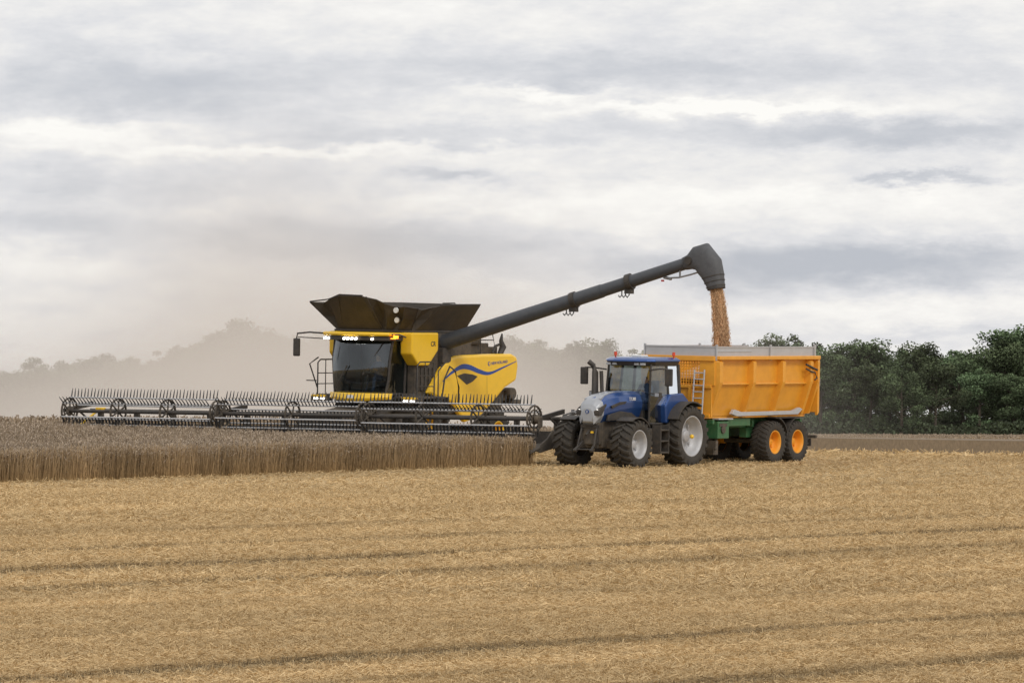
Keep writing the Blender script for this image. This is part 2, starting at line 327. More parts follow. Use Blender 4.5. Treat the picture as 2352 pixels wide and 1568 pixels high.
# grain tank extension: folded plates
m=C(); zb=4.06
def facet(front):
    vs=[]
    for b,t,mid in front: vs+= [b,mid,t]
    m.add(vs,[(3*i+r,3*i+3+r,3*i+4+r,3*i+1+r) for i in range(len(front)-1) for r in (0,1)],0,False)
def pr(b,t,off=(0,0,0)): return (b,t,tuple((b[i]+t[i])/2+off[i] for i in range(3)))
facet([pr((-4.15,-1.45,zb),(-3.6,-2.2,4.94),(-.02,-.05,0)),pr((-4.15,-1.38,zb),(-3.75,-1.75,4.92),(-.16,.05,0)),pr((-4.15,-1.3,zb),(-3.45,-1.35,5.02)),pr((-4.15,-1.15,zb),(-3.3,-.82,5.18)),
       pr((-4.15,.30,zb),(-3.28,.12,5.16)),pr((-4.15,.5,zb),(-3.6,.45,5.07),(-.18,0,-.03)),pr((-4.15,.75,zb),(-3.5,.85,4.95),(.07,0,0)),pr((-4.15,.95,zb),(-3.75,1.15,4.84),(-.16,.1,0)),pr((-4.15,1.2,zb),(-3.6,1.6,4.86),(.06,0,0)),pr((-4.15,1.45,zb),(-3.75,2.0,4.80),(0,0,0))])
facet([pr((-4.15,1.45,zb),(-3.75,2.0,4.80)),pr((-4.35,1.45,zb),(-4.2,1.85,4.76),(0,-.16,0)),pr((-4.6,1.45,zb),(-4.55,2.05,4.85),(0,.05,0)),pr((-4.75,1.45,zb),(-4.9,2.1,4.90)),pr((-7.3,1.45,zb),(-7.25,2.1,4.92))])
facet([pr((-7.3,1.45,zb),(-7.25,2.1,4.92)),pr((-7.3,.9,zb),(-7.6,1.2,4.93)),pr((-7.3,-.9,zb),(-7.6,-1.2,4.95)),pr((-7.3,-1.45,zb),(-7.25,-2.1,4.95))])
facet([pr((-7.3,-1.45,zb),(-7.25,-2.1,4.95)),pr((-5.5,-1.45,zb),(-5.5,-2.2,4.95)),pr((-4.15,-1.45,zb),(-3.6,-2.2,4.94))])
tk=m.obj('grain_tank_cover','fabric',comb); sd=tk.modifiers.new('s','SOLIDIFY'); sd.thickness=.03
m=C(); m.path([(-3.6,-2.2,4.95),(-3.45,-1.35,5.04),(-3.3,-.82,5.20),(-3.28,.12,5.18)],.022); m.obj('tank_rim','black',comb)
m=C(); m.path([(-4.9,2.1,4.92),(-7.25,2.12,4.94)],.022)
m.path([(-5.2,2.05,4.90),(-5.2,2.0,4.97),(-5.9,2.0,4.98),(-5.9,2.05,4.90)],.02); m.obj('tank_rim','black',comb)
for y in (-1.22,-.4,.38):
    m=C(); m.path([(-4.12,y,zb+.02),(-3.27,y*.7-.0,5.15)],.018); m.obj('tank_strut','black',comb)
m=C(); m.box(-7.4,-4.05,-1.52,1.52,4.0,4.07); m.obj('tank_edge','black',comb,.01)
for z,x,y in ((4.72,-3.72,1.2),(4.40,-3.9,1.12)):
    m=C(); m.tube((x+.04,y,z),(x+.09,y,z+.0),.09,.09,16); m.obj('reflector','white',comb)
m=C(); m.box(-9.2,-7.8,-1.2,1.2,3.2,3.65); m.box(-8.6,-7.9,.5,1.3,3.6,3.92); m.tube((-8.9,.9,3.3),(-8.9,.9,3.9),.16,.16,14); m.box(-9.9,-9.3,.2,1.1,3.25,3.52)
m.tube((-8.2,-.3,3.6),(-8.2,-.3,4.2),.1,.1,12); m.obj('engine_deck','dark',comb,.03)
m=C(); m.path([(-9.65,1.35,3.25),(-9.85,1.35,3.52),(-9.72,1.35,3.74),(-9.78,1.35,3.96)],[.09,.12,.07,.03]); m.path([(-9.3,1.3,3.3),(-9.45,1.3,3.55),(-9.7,1.3,3.6)],.05); m.obj('exhaust','black',comb)
m=C()
m.path([(-7.6,1.4,3.3),(-7.6,1.4,4.0),(-8.5,1.4,4.03),(-9.1,1.4,4.0),(-9.35,1.4,3.3)],.022); m.path([(-7.6,1.4,3.75),(-9.2,1.4,3.75)],.018); m.path([(-8.4,1.4,3.3),(-8.4,1.4,4.02)],.018); m.obj('deck_railing','black',comb)
m=C(); m.path([(-8.8,-1.2,3.3),(-8.8,-1.2,4.15),(-9.6,-1.2,4.15),(-9.6,-1.2,3.3)],.022); m.obj('deck_railing','black',comb)
for sg in (1,-1):
    m=C(); m.box(-5.4,-3.75,1.1*sg if sg>0 else -2.0,2.0 if sg>0 else -1.1,1.84,1.92)
    m.box(-3.9,-3.65,1.45*sg if sg>0 else -2.15,2.15 if sg>0 else -1.45,1.70,1.86); m.obj('platform','dark',comb,.02)
    m=C(); m.box(-3.66,-3.62,1.5*sg if sg>0 else -2.1,2.1 if sg>0 else -1.5,1.84,1.90); m.obj('platform_trim','yellow',comb)
    for dy in (1.65,1.92):
        m=C(); m.box(-3.64,-3.60,dy*sg-.07,dy*sg+.07,1.745,1.795); m.obj('headlight','lamp',comb)
    m=C(); y=1.98*sg
    m.path([(-3.8,y,1.9),(-3.8,y,2.95),(-3.95,y,3.05),(-4.7,y,3.05),(-4.8,y,2.95),(-4.8,y,1.9)],.024)
    for z in (2.25,2.6): m.path([(-3.8,y,z),(-4.8,y,z)],.016)
    m.path([(-4.25,y,1.9),(-4.25,y,3.05)],.016)
    m.obj('handrail','black',comb)
m=C(); m.path([(-5.2,2.0,1.7),(-5.3,2.05,2.5),(-5.6,2.05,2.9),(-6.0,2.0,2.75),(-6.3,1.95,2.2),(-6.35,1.9,1.7)],.028)
m.path([(-5.0,2.0,1.9),(-5.0,2.0,2.75),(-5.5,2.0,3.1)],.022); m.obj('handrail','black',comb)
m=C()
for i in range(4): m.box(-5.45,-4.9,1.9,2.1,.5+.36*i,.54+.36*i)
m.box(-5.47,-5.44,1.9,2.1,.45,1.9); m.box(-4.92,-4.89,1.9,2.1,.45,1.9); m.obj('ladder','black',comb)
m=C(); m.path([(-3.9,-2.05,2.1),(-3.85,-2.35,2.9),(-3.85,-2.0,3.12)],.024); m.path([(-3.9,-2.1,2.35),(-3.9,-2.5,2.35)],.018); m.obj('ladder_rail','black',comb)
m=C(); m.box(-4.75,-4.2,-.27,.27,2.2,2.38); m.box(-4.85,-4.7,-.25,.25,2.35,3.05); m.box(-4.6,-4.3,-.15,.15,1.95,2.2); m.obj('seat','seat',comb,.04)
m=C(); m.tube((-3.55,0,1.95),(-3.85,0,2.6),.05); m.box(-3.95,-3.3,-.7,-.55,2.3,2.75); m.tube((-3.86,0,2.58),(-3.88,0,2.62),.2,.2,18); m.obj('steering_column','seat',comb)
m=C(); m.path([(-3.0,-.75,2.05),(-2.92,-.2,2.9)],.02); m.path([(-3.3,.95,3.65),(-3.02,.35,2.6)],.018); m.obj('wiper','black',comb)
for sg in (1,-1):
    wheel(comb,0.3,1.35*sg,1.0,.75,.42,sg,'yellow',22)
    wheel(comb,-3.9,1.25*sg,.72,.6,.33,sg,'yellow',18)
m=C(); m.hexa([(-5,-.8,.9),(-1.1,-.8,.45),(-1.1,.8,.45),(-5,.8,.9),(-5,-.8,1.75),(-1.1,-.8,1.25),(-1.1,.8,1.25),(-5,.8,1.75)]); m.obj('feeder_house','dark',comb,.02)
m=C(); m.box(-5.4,-5.0,-1.2,1.2,.7,1.2); m.obj('axle','dark',comb,.02)
m=C(); m.box(-9.55,-9.25,-1.1,1.1,.6,.9); m.obj('axle','dark',comb,.02)
m=C(); m.box(-10.7,-10.0,-1.2,1.2,1.7,2.1); m.box(-10.9,-10.4,-1.4,1.4,1.6,1.75); m.tube((-10.4,1.1,1.95),(-10.4,1.45,1.95),.2,.2,16); m.obj('straw_chopper','dark',comb,.03)
# auger
P0=Vector((-6.0,1.35,3.62)); P1=Vector((-7.0,10.33,6.44)); 
m=C(); tv=(P1-P0)
m.loft([m.ring(P0-tv*.03,tv,.27,20),m.ring(P0+tv*.02,tv,.27,20),m.ring(P0+tv*.5,tv,.235,20),m.ring(P0+tv*.655,tv,.225,20)]); m.obj('auger_tube','auger',comb)
m=C(); m.loft([m.ring(P0+tv*.655,tv,.21,20),m.ring(P1,tv,.195,20)]); m.obj('auger_tube','auger',comb)
m=C(); m.loft([m.ring(P0-Vector((0,.2,.9)),(0,0,1),.33,20),m.ring(P0-Vector((0,.15,.3)),(0,.1,1),.33,20),m.ring(P0-Vector((0,.1,0)),(0,.6,1),.32,20),m.ring(P0+tv*.02,tv,.29,20)]); m.obj('auger_elbow','black',comb)
for t in (.535,.755):
    m=C(); q=P0+tv*t; m.loft([m.ring(q,tv,.27,20),m.ring(q+tv*.018,tv,.27,20)],0,True,False)
    for a in (0,.14,.28): m.path([q+Vector((.1*a,a-.2,-.2)),q+Vector((0,a-.2,-.40)),q+Vector((0,a-.27,-.48)),q+Vector((0,a-.33,-.42))],.02)
    m.box(q.x-.1,q.x+.1,q.y-.05,q.y+.2,q.z-.36,q.z-.2); m.obj('auger_collar','black',comb)
m=C(); td=tv.normalized()
def sring(c,t,w,h,n=24):
    t=Vector(t).normalized(); a=Vector((1,0,0)); a=(a-t*a.dot(t)).normalized(); b=t.cross(a)
    o=[]
    for i in range(n):
        th=2*math.pi*i/n; cx=math.copysign(abs(math.cos(th))**.7,math.cos(th)); sx=math.copysign(abs(math.sin(th))**.7,math.sin(th)); o.append(tuple(Vector(c)+a*w*cx+b*h*sx))
    return o
rs=[sring(P1-td*.15,td,.21,.21),sring(P1+td*.02,td,.23,.24),sring(P1+Vector((0,.24,.12)),(0,1,.15),.27,.38),sring(P1+Vector((0,.50,.14)),(0,1,-.30),.29,.50),sring(P1+Vector((0,.74,-.12)),(0,.58,-.9),.30,.45),
    sring(P1+Vector((0,.88,-.42)),(0,.33,-1),.28,.36),sring(P1+Vector((0,.98,-.72)),(0,.2,-1),.25,.29),sring(P1+Vector((0,1.02,-.86)),(0,.2,-1),.26,.27)]
m.loft(rs,0,False,True); m.loft([rs[0],sring(P1-td*.15,td,.1,.1)],0,True)
o=m.obj('auger_spout','spout',comb); o.modifiers.new('s','SOLIDIFY').thickness=.02
for j,(dz,w,h,dy) in enumerate(((-.44,.29,.37,.885),(-.60,.275,.335,.94),(-.75,.262,.305,.985))):
    m=C(); c=P1+Vector((0,dy,dz)); a=sring(c,(0,.25,-1),w,h); b=sring(c+Vector((0,.005,-.025)),(0,.25,-1),w,h); m.loft([a,b],0,False,False); m.obj('spout_band','black',comb)
m=C(); m.tube(P1+Vector((-.31,.1,.05)),P1+Vector((.31,.1,.05)),.13,.13,14); m.obj('spout_hinge','black',comb)
m=C(); m.path([P1+Vector((.1,.45,-.30)),P1+Vector((.1,.1,-.40)),P1+Vector((.1,-.35,-.50)),P1+Vector((.1,-.75,-.52))],.028); m.path([P1+Vector((.1,-.3,-.2)),P1+Vector((.1,-.3,-.5))],.03); m.tube(P1+Vector((.1,-.62,-.55)),P1+Vector((.1,-.9,-.5)),.05)
m.obj('spout_cylinder','steel',comb)
m=C(); m.box(P1.x,P1.x+.12,P1.y-1.0,P1.y-.95,P1.z-.64,P1.z-.58); m.obj('hose_fitting','red',comb)
# header
HDR0=set(bpy.data.objects)
m=C(); W2=9.3
m.box(-1.12,-1.02,-W2,W2,.42,.80); m.hexa([(-1.0,-W2,.34),(.5,-W2,.22),(.5,W2,.22),(-1.0,W2,.34),(-1.0,-W2,.42),(.5,-W2,.28),(.5,W2,.28),(-1.0,W2,.42)])
m.tube((-1.1,-W2,1.20),(-1.1,W2,1.20),.06,.06,12); m.tube((-1.25,-W2,.5),(-1.25,W2,.5),.09,.09,10)
for i in range(13): 
    y=-W2+.3+i*1.5; m.box(-1.35,-1.1,y,y+.08,.35,1.24)
m.obj('header_frame','hdark',comb)
m=C(); m.box(.48,.56,-W2,W2,.2,.26)
for i in range(245):
    y=-W2+.04+i*.076; m.add([(.55,y-.02,.22),(.55,y+.02,.22),(.67,y,.225),(.55,y,.25)],[(0,1,2),(0,3,2),(1,2,3)])
m.obj('cutter_bar','steel',comb)
for sg in (1,-1):
    m=C(); m.prism([(-.75,.3),(-.75,.8),(-.5,.85),(-.2,.6),(.2,.42),(.4,.3),(.4,.2),(.2,.15)],W2*sg,(W2+.06)*sg); m.obj('end_shield','hdark',comb,.03)
    m=C(); R=[m.ring((.25,(W2+.03)*sg,.32),(1,0,-.25),.07,10),m.ring((.5,(W2+.03)*sg,.24),(1,0,-.3),.05,10),m.ring((.75,(W2+.03)*sg,.15),(1,0,-.3),.02,10)]; m.loft(R); m.obj('crop_divider','hdark',comb)
AZ,AX,RB=1.2,.25,.45
secs=[(-9.2,-3.02),(-2.92,2.72),(2.82,9.2)]
for si,(a,b) in enumerate(secs):
    m=C(); m.tube((AX,a,AZ),(AX,b,AZ),.06,.06,14); rl=m.obj('reel','black',comb)
    ph=(.10,.22,.05)[si]
    nb=6
    for j in range(nb):
        an=math.pi/2+j*2*math.pi/nb+ph; cx=AX+RB*math.cos(an); cz=AZ+RB*math.sin(an)
        m=C(); m.tube((cx,a+.04,cz),(cx,b-.04,cz),.024,.024,8,0)
        ty=a+.1; dx,dz=math.cos(an+.1),math.sin(an+.1)
        if dz<.3: dx,dz=-.25,-1
        while ty<b-.08:
            wob=random.uniform(-.01,.01); L=.31*random.uniform(.94,1.05)
            m.loft([m.ring((cx,ty,cz),(dx,0,dz),.026,4),m.ring((cx+dx*L*.6,ty+wob,cz+dz*L*.6),(dx,0,dz),.022,4),m.ring((cx+dx*L-.03*dz,ty+wob*2-.02,cz+dz*L),(dx,0,dz),.011,4)],1,False,False)
            ty+=.135
        m.obj('tine_bar',['grey','tine'],rl)
    nd=4 if si==0 else (3 if si==1 else 4)
    for q in range(nd):
        y=a+.06+(b-a-.12)*q/(nd-1)
        m=C(); m.lathe([(.40,-.03),(.44,-.03),(.44,.03),(.40,.03)],AX,AZ,24,0,y,False,True)
        for j in range(nb):
            an=math.pi/2+j*2*math.pi/nb+ph; m.tube((AX,y,AZ),(AX+(RB+.02)*math.cos(an),y,AZ+(RB+.02)*math.sin(an)),.032,.025,6)
        if q in (0,nd-1):
            m.tube((AX,y-.015,AZ),(AX,y+.015,AZ),.17,.17,24)
            m.lathe([(.27,-.015),(.30,-.02),(.30,.02),(.27,.015)],AX,AZ,24,0,y,False,True)
        m.obj('reel_disc',['dark'],rl)
for y in (-9.3,-2.97,2.77,9.3):
    m=C(); m.hexa([(-1.2,y-.05,1.35),(AX+.1,y-.04,AZ-.05),(AX+.1,y+.04,AZ-.05),(-1.2,y+.05,1.35),(-1.2,y-.05,1.5),(AX+.1,y-.04,AZ+.07),(AX+.1,y+.04,AZ+.07),(-1.2,y+.05,1.5)]); m.path([(-1.0,y,.9),(-.3,y,1.28)],.035); m.obj('reel_arm','black',comb,.01)
m=C(); m.box(-1.15,-.9,-8.95,-8.7,1.15,1.3); m.tube((-.9,-8.85,1.2),(.1,-8.85,.7),.04,.04,8); m.tube((0,-8.9,.7),(.3,-8.9,.7),.09,.09,12); m.obj('reel_drive','yellow',comb,.03)
m=C(); m.path([(-1.1,9.35,1.3),(-.7,9.75,1.36),(-.9,10.1,1.5)],.028); m.path([(-1.1,9.35,1.15),(-1.0,9.8,1.35),(-1.1,10.2,1.45)],.035); m.tube((-.9,9.7,1.28),(-.8,10.0,1.42),.05); m.box(-1.1,-1.0,9.7,9.77,1.32,1.5); m.obj('end_drive','steel',comb)
m=C(); m.tube((AX,9.2,AZ),(AX,9.36,AZ),.15,.13,20); m.box(AX-.1,AX+.12,9.34,9.40,AZ-.25,AZ+.08); m.obj('drive_cover','dark',comb,.02)
for o in set(bpy.data.objects)-HDR0:
    if o.type=='MESH':
        for v in o.data.vertices: v.co.z+=.0135*(v.co.y+9.3)
bpy.context.view_layer.update()
person(comb,(-4.45-S0,0,2.48),'driver sitting in the combine cab in dark shirt')
# ================================================================ TRACTOR
tr=empty('tractor','glossy blue tractor with silver nose pulling the orange trailer','tractor',-.17,11.4,2)
def hs_(x,w,zb_,zt):
    h=[(0,zt+.03),(.50*w,zt+.01),(.86*w,zt-.09),(w,zt-.30),(.97*w,zt-.5),(.80*w,zb_+.12),(.62*w,zb_)]
    return [(x,a,b) for a,b in h]+[(x,-a,b) for a,b in h[:0:-1]]
m=MB(); m.loft([hs_(-1.5,.52,1.45,2.32),hs_(-.9,.52,1.42,2.33),hs_(-.2,.49,1.40,2.28),hs_(.3,.45,1.38,2.20),hs_(.60,.42,1.36,2.11)],0,True,False); m.obj('bonnet','blue',tr,.018)
m=MB(); m.loft([hs_(.60,.425,1.36,2.12),hs_(.74,.39,1.34,2.05),hs_(.86,.33,1.36,1.93),hs_(.92,.23,1.42,1.80)],0,True,False); m.obj('nose_panel','silver',tr,.018)
m=MB(); m.loft([[(-.4,-.16,2.30),(-.4,.16,2.30),(-.4,.16,2.335),(-.4,-.16,2.335)],[(.3,-.24,2.19),(.3,.24,2.19),(.3,.24,2.235),(.3,-.24,2.235)],[(.62,-.30,2.06),(.62,.30,2.06),(.62,.30,2.125),(.62,-.30,2.125)]],0,True,False); m.obj('bonnet_inlay','silver',tr)
for sg in (1,-1):
    m=MB(); m.prism([(.80,1.84),(.905,1.74),(.90,1.60),(.74,1.60),(.45,1.92),(.50,1.97)],.13*sg,.42*sg); m.obj('headlight_housing','black',tr,.015)
    m=MB(); m.box(.86,.912,.18*sg-.04,.18*sg+.04,1.65,1.70); m.obj('headlight','lamp',tr,.01)
    m=MB(); m.box(.80,.86,.32*sg-.045,.32*sg+.045,1.73,1.79); m.obj('headlight','lamp',tr,.01)
    m=MB(); m.prism([(.5,1.44),(.45,1.62),(-.2,1.74),(-.9,1.68),(-1.3,1.48)],.42*sg,.495*sg); m.obj('bonnet_grille','black',tr,.01)
    m=MB(); m.prism([(.30,1.90),(-.2,2.02),(-.6,2.04),(-.55,1.96),(-.15,1.92),(.25,1.82)],.45*sg,.502*sg); m.obj('bonnet_vent','black',tr,.01)
m=MB(); m.tube((.915,0,1.72),(.935,0,1.72),.065,.065,16); m.obj('emblem','blue',tr)
m=MB(); m.box(.935,.942,-.018,.018,1.68,1.76); m.obj('emblem_leaf','alu',tr)
m=MB(); m.box(.78,.87,-.2,.2,1.30,1.44); m.obj('nose_intake','black',tr,.01)
text('lettering','T7.300',.14,(-.68,.525,2.06),tr,'white')
m=MB(); m.box(-3.4,.5,-.3,.3,.6,1.45); m.box(.45,.75,-.28,.28,.7,1.4); m.box(-.2,.25,-1.0,1.0,.58,.86); m.box(-3.3,-2.9,-1.1,1.1,.8,1.15); m.obj('chassis','dark',tr,.03)
m=MB()
for sg in (1,-1):
    m.hexa([(.7,.22*sg-.04,.75),(1.1,.30*sg-.04,.5),(1.1,.30*sg+.04,.5),(.7,.22*sg+.04,.75),(.7,.22*sg-.04,.87),(1.1,.30*sg-.04,.59),(1.1,.30*sg+.04,.59),(.7,.22*sg+.04,.87)])
    m.tube((.8,.27*sg,1.2),(.98,.30*sg,.64),.03); m.tube((1.1,.30*sg-.06,.53),(1.1,.30*sg+.06,.53),.055); m.box(.72,.78,.28*sg-.04,.28*sg+.04,.6,1.3)
m.tube((1.08,-.3,.56),(1.08,.3,.56),.025); m.tube((.75,0,1.15),(.98,0,1.0),.04); m.box(.7,.79,-.32,.32,1.22,1.32); m.obj('front_linkage','black',tr,.01)
m=MB(); m.box(.82,.87,.1,.18,1.06,1.12); m.obj('coupler','yellow',tr)
for sg in (1,-1):
    wheel(tr,0,1.05*sg,.76,.66,.43,sg,'rim',20,lug=.06)
    wheel(tr,-3.1,1.06*sg,.97,.70,.62,sg,'rim',22)
    m=MB(); m.arc(0,.72,.82,.85,.75*sg,1.33*sg,60,140,12); m.tube((0,.6*sg,1.2),(0,.95*sg,1.52),.04); m.obj('front_mudguard','black',tr)
    m=MB(); m.arc(-3.1,.95,1.04,1.08,.62*sg,1.40*sg,30,120,16); m.obj('rear_mudguard','black',tr)
    m=MB(); m.prism([(-2.1,1.35),(-2.05,1.9),(-2.35,2.25),(-3.1,2.28),(-3.5,2.0),(-3.0,1.95),(-2.5,1.75),(-2.25,1.35)],.60*sg,1.02*sg); m.obj('rear_quarter','blue',tr,.04)
    m=MB(); m.box(-1.7,-.8,.45*sg if sg>0 else -.90,.90 if sg>0 else -.45,.6,1.2); m.obj('fuel_tank','plastic',tr,.05)
    m=MB()
    for z in (.42,.78,1.12): m.box(-1.95,-1.5,.95 if sg>0 else -1.22,1.22 if sg>0 else -.95,z,z+.05)
    m.box(-1.98,-1.94,.9 if sg>0 else -1.22,1.22 if sg>0 else -.9,.4,1.3); m.box(-1.5,-1.46,.9 if sg>0 else -1.22,1.22 if sg>0 else -.9,.4,1.3)
    m.obj('step','plastic',tr,.01)
m=MB(); m.ball((-3.1,1.36,.93),.07); m.obj('hub_cap','yellow',tr)
xf,xr=-1.42,-3.15
m=MB(); m.add([(xf-.08,-.72,1.75),(xf-.08,.72,1.75),(xf+.04,.62,2.5),(xf-.12,.74,3.18),(xf-.12,-.74,3.18),(xf+.04,-.62,2.5)],[(0,1,2,5),(5,2,3,4)],0,True); m.obj('windscreen','glass',tr)
for sg in (1,-1):
    m=MB(); m.add([(xf-.1,.74*sg,1.35),(xf-.95,.88*sg,1.35),(xf-.98,.9*sg,2.2),(xf-1.0,.80*sg,3.16),(xf-.15,.76*sg,3.16),(xf-.05,.8*sg,2.2)],[(0,1,2,5),(5,2,3,4)]); m.obj('door','glass',tr)
    m=MB(); m.add([(xf-1.0,.9*sg,2.2),(xr,.85*sg,2.2),(xr,.78*sg,3.16),(xf-1.0,.80*sg,3.16)],[(0,1,2,3)]); m.obj('side_window','glasst',tr)
    m=MB()
    m.path([(xf-.08,.74*sg,1.3),(xf-.02,.80*sg,2.2),(xf-.12,.77*sg,3.18)],.035); m.path([(xf-.97,.88*sg,1.3),(xf-.98,.9*sg,2.2),(xf-1.0,.80*sg,3.18)],.04); m.path([(xr,.87*sg,2.0),(xr,.79*sg,3.18)],.05)
    m.path([(xf-.1,.76*sg,1.33),(xf-.97,.88*sg,1.33)],.035); m.obj('cab_pillar','black',tr)
m=MB(); m.box(xr,xf-.1,-.72,.72,1.25,1.42); m.box(xf-.25,xf-.08,-.5,.5,1.4,1.95); m.box(xr,xr+.1,-.82,.82,1.4,2.2); m.obj('cab_floor','black',tr,.02)
m=MB(); m.add([(xr,-.8,2.2),(xr,.8,2.2),(xr,.76,3.16),(xr,-.76,3.16)],[(0,1,2,3)]); m.obj('rear_window','glasst',tr)
def plan(f,r,hw,z):
    return [(f-.18,-hw*.8,z),(f-.03,-hw*.45,z),(f,0,z),(f-.03,hw*.45,z),(f-.18,hw*.8,z),(f-.4,hw,z),(r+.2,hw,z),(r,hw*.85,z),(r,-hw*.85,z),(r+.2,-hw,z),(f-.4,-hw,z)]
m=MB(); m.loft([plan(xf+.26,xr-.1,.92,3.26),plan(xf+.24,xr-.1,.92,3.32),plan(xf+.1,xr,.84,3.385),plan(xf-.1,xr+.2,.62,3.405)],0,True,False); m.obj('cab_roof','blue',tr,.02)
m=MB(); m.loft([plan(xf+.10,xr-.05,.84,3.13),plan(xf+.22,xr-.08,.90,3.255)],0,True,False); m.obj('roof_underside','black',tr)
for y in (-.62,-.4,.4,.62):
    m=MB(); m.box(xf+.07,xf+.16,y-.08,y+.08,3.15,3.22); m.obj('work_light','silver',tr,.01)
m=MB(); m.box(xf-.9,xf-.5,-.2,.2,3.40,3.46); m.obj('antenna','white',tr,.03)
for (x,y) in ((xf-.15,-.55),(xf-1.35,.85)):
    m=MB(); m.tube((x,y,3.3),(x,y,3.46),.025); m.tube((x,y,3.44),(x,y,3.56),.055,.045,12); m.obj('beacon','beac',tr)
for sg in (1,-1):
    m=MB(); m.path([(xf,.78*sg,3.0),(xf+.1,1.2*sg,3.05),(xf+.1,1.5*sg,3.05),(xf+.1,1.55*sg,2.95)],.025); m.obj('mirror_arm','black',tr)
    m=MB(); m.box(xf+.03,xf+.13,1.55*sg-.13,1.55*sg+.13,2.52,3.06); m.obj('mirror','black',tr,.03)
    m=MB(); m.path([(xf,.8*sg,2.3),(xf+.1,1.15*sg,2.25)],.02); m.box(xf+.05,xf+.2,1.2*sg-.09,1.2*sg+.09,2.17,2.32); m.obj('side_lamp','black',tr,.02)
    m=MB(); m.box(xf+.2,xf+.215,1.2*sg-.07,1.2*sg+.07,2.19,2.30); m.obj('lamp_lens','silver',tr)
m=MB(); m.path([(-1.1,-.62,1.6),(-1.1,-.9,1.8),(-1.1,-1.0,2.1),(-1.1,-1.0,2.9),(-1.08,-1.06,3.12),(-1.02,-1.2,3.24)],[.09,.10,.11,.10,.08,.08],12); m.obj('exhaust','black',tr)
m=MB(); m.path([(-1.15,-.66,1.9),(-1.2,-.8,2.3),(-1.2,-.84,2.95)],.06,10); m.obj('air_intake','black',tr)
m=MB(); m.box(-2.85,-2.3,-.27,.27,1.75,1.95); m.box(-2.95,-2.82,-.25,.25,1.9,2.65); m.box(-2.7,-2.45,-.15,.15,1.4,1.75); m.obj('seat','seat',tr,.04)
m=MB(); m.tube((-1.75,0,1.5),(-1.98,0,2.1),.05); m.tube((-1.98,0,2.1),(-2.0,0,2.13),.2,.2,18); m.obj('steering_wheel','seat',tr)
m=MB(); m.box(-4.15,-3.3,-.06,.06,.5,.62); m.box(-3.9,-3.3,-.5,-.42,.6,.72); m.box(-3.9,-3.3,.42,.5,.6,.72); m.obj('drawbar_hitch','dark',tr)
bpy.context.view_layer.update()
person(tr,(-2.5,0,2.03),'driver sitting in the blue tractor cab holding the wheel')
# ================================================================ TRAILER
T0=-9.38
tl=empty('grain_trailer','orange tipping grain trailer on green chassis with silver extension boards','trailer',T0,11.4,3)
def T(): return MB(-T0)
xf,xr=-4.76,-11.15
m=T()
for sg in (1,-1):
    sec=[(1.27*sg,3.42),(1.24*sg,2.55),(.92*sg,1.52),(.88*sg,1.52),(1.18*sg,2.55),(1.20*sg,3.42)]
    m.loft([[(x,a,b) for a,b in sec] for x in (xr,xf)],0,True,False)
m.box(xr,xf,-.90,.90,1.45,1.52)
o=m.obj('box_body','orange',tl,.012)
for x,w in ((-4.86,.16),(-6.95,.15),(-8.82,.15),(-10.62,.15),(-11.07,.10)):
    for sg in (1,-1):
        m=T(); R=[]
        for yy,zz,ww,dp in ((1.28,3.36,w*.7,.06),(1.46,3.25,w*.7,.23),(1.46,2.6,w*.65,.23),(1.11,1.56,w*.5,.20),(.96,1.54,w*.5,.06)):
            R.append([(x-ww*1.3,(yy-dp)*sg,zz),(x-ww*.9,yy*sg,zz),(x+ww*.9,yy*sg,zz),(x+ww*1.3,(yy-dp)*sg,zz)])
        m.loft(R,0,True,False); m.obj('side_rib','orange',tl)
for sg in (1,-1):
    m=T(); m.box(xr-.02,xf+.02,1.24*sg if sg>0 else -1.47,1.47 if sg>0 else -1.24,3.32,3.44); m.obj('top_rail','orange',tl,.02)
    m=T(); m.box(xr,xf,1.20*sg if sg>0 else -1.31,1.31 if sg>0 else -1.20,2.52,2.58); m.obj('mid_rail','orange',tl,.02)
    m=T(); m.prism([(-6.0,1.60),(-6.15,1.74),(-6.6,1.65),(-9.9,1.66),(-10.3,1.76),(-10.5,1.70),(-10.2,1.54),(-6.3,1.52)],1.08*sg,1.20*sg); m.obj('lower_strip','alu',tl,.01)
    m=T(); m.box(xr,xf,1.275*sg-.012,1.275*sg+.012,3.44,3.72); m.box(xr,xf,1.275*sg-.03,1.275*sg+.03,3.70,3.74); 
    m.box(-7.0,xf-.02,1.275*sg-.03,1.275*sg+.03,3.57,3.59); m.obj('extension_board','alu',tl)
    for x in (xf,-8.15,-11.0): 
        m=T(); m.box(x-.03,x+.03,1.33*sg-.03,1.33*sg+.03,3.3,3.80); m.obj('extension_post','alu',tl)
m=T(); m.box(xf,xf+.06,-1.20,1.20,1.5,2.5); m.box(xf,xf+.06,-1.3,-1.08,2.5,3.42); m.box(xf,xf+.06,.75,1.3,2.5,3.42); m.box(xf,xf+.06,-1.08,.75,3.30,3.42); m.box(xf+.06,xf+.12,-1.3,1.3,3.28,3.44); m.box(xf+.06,xf+.12,-1.2,1.2,2.42,2.52)
m.box(xf+.06,xf+.14,-.5,-.38,1.5,2.5);m.box(xf+.06,xf+.14,.38,.5,1.5,2.5); m.box(xf+.06,xf+.12,-1.15,1.15,1.5,1.6); m.obj('front_wall','orange',tl,.01)
m=T()
for i in range(19): y=-1.06+.1*i; m.box(xf+.02,xf+.035,y-.016,y+.016,2.5,3.3)
for i in range(9): z=2.55+.09*i; m.box(xf+.012,xf+.025,-1.08,.75,z-.014,z+.014)
m.obj('mesh_window','orange',tl)
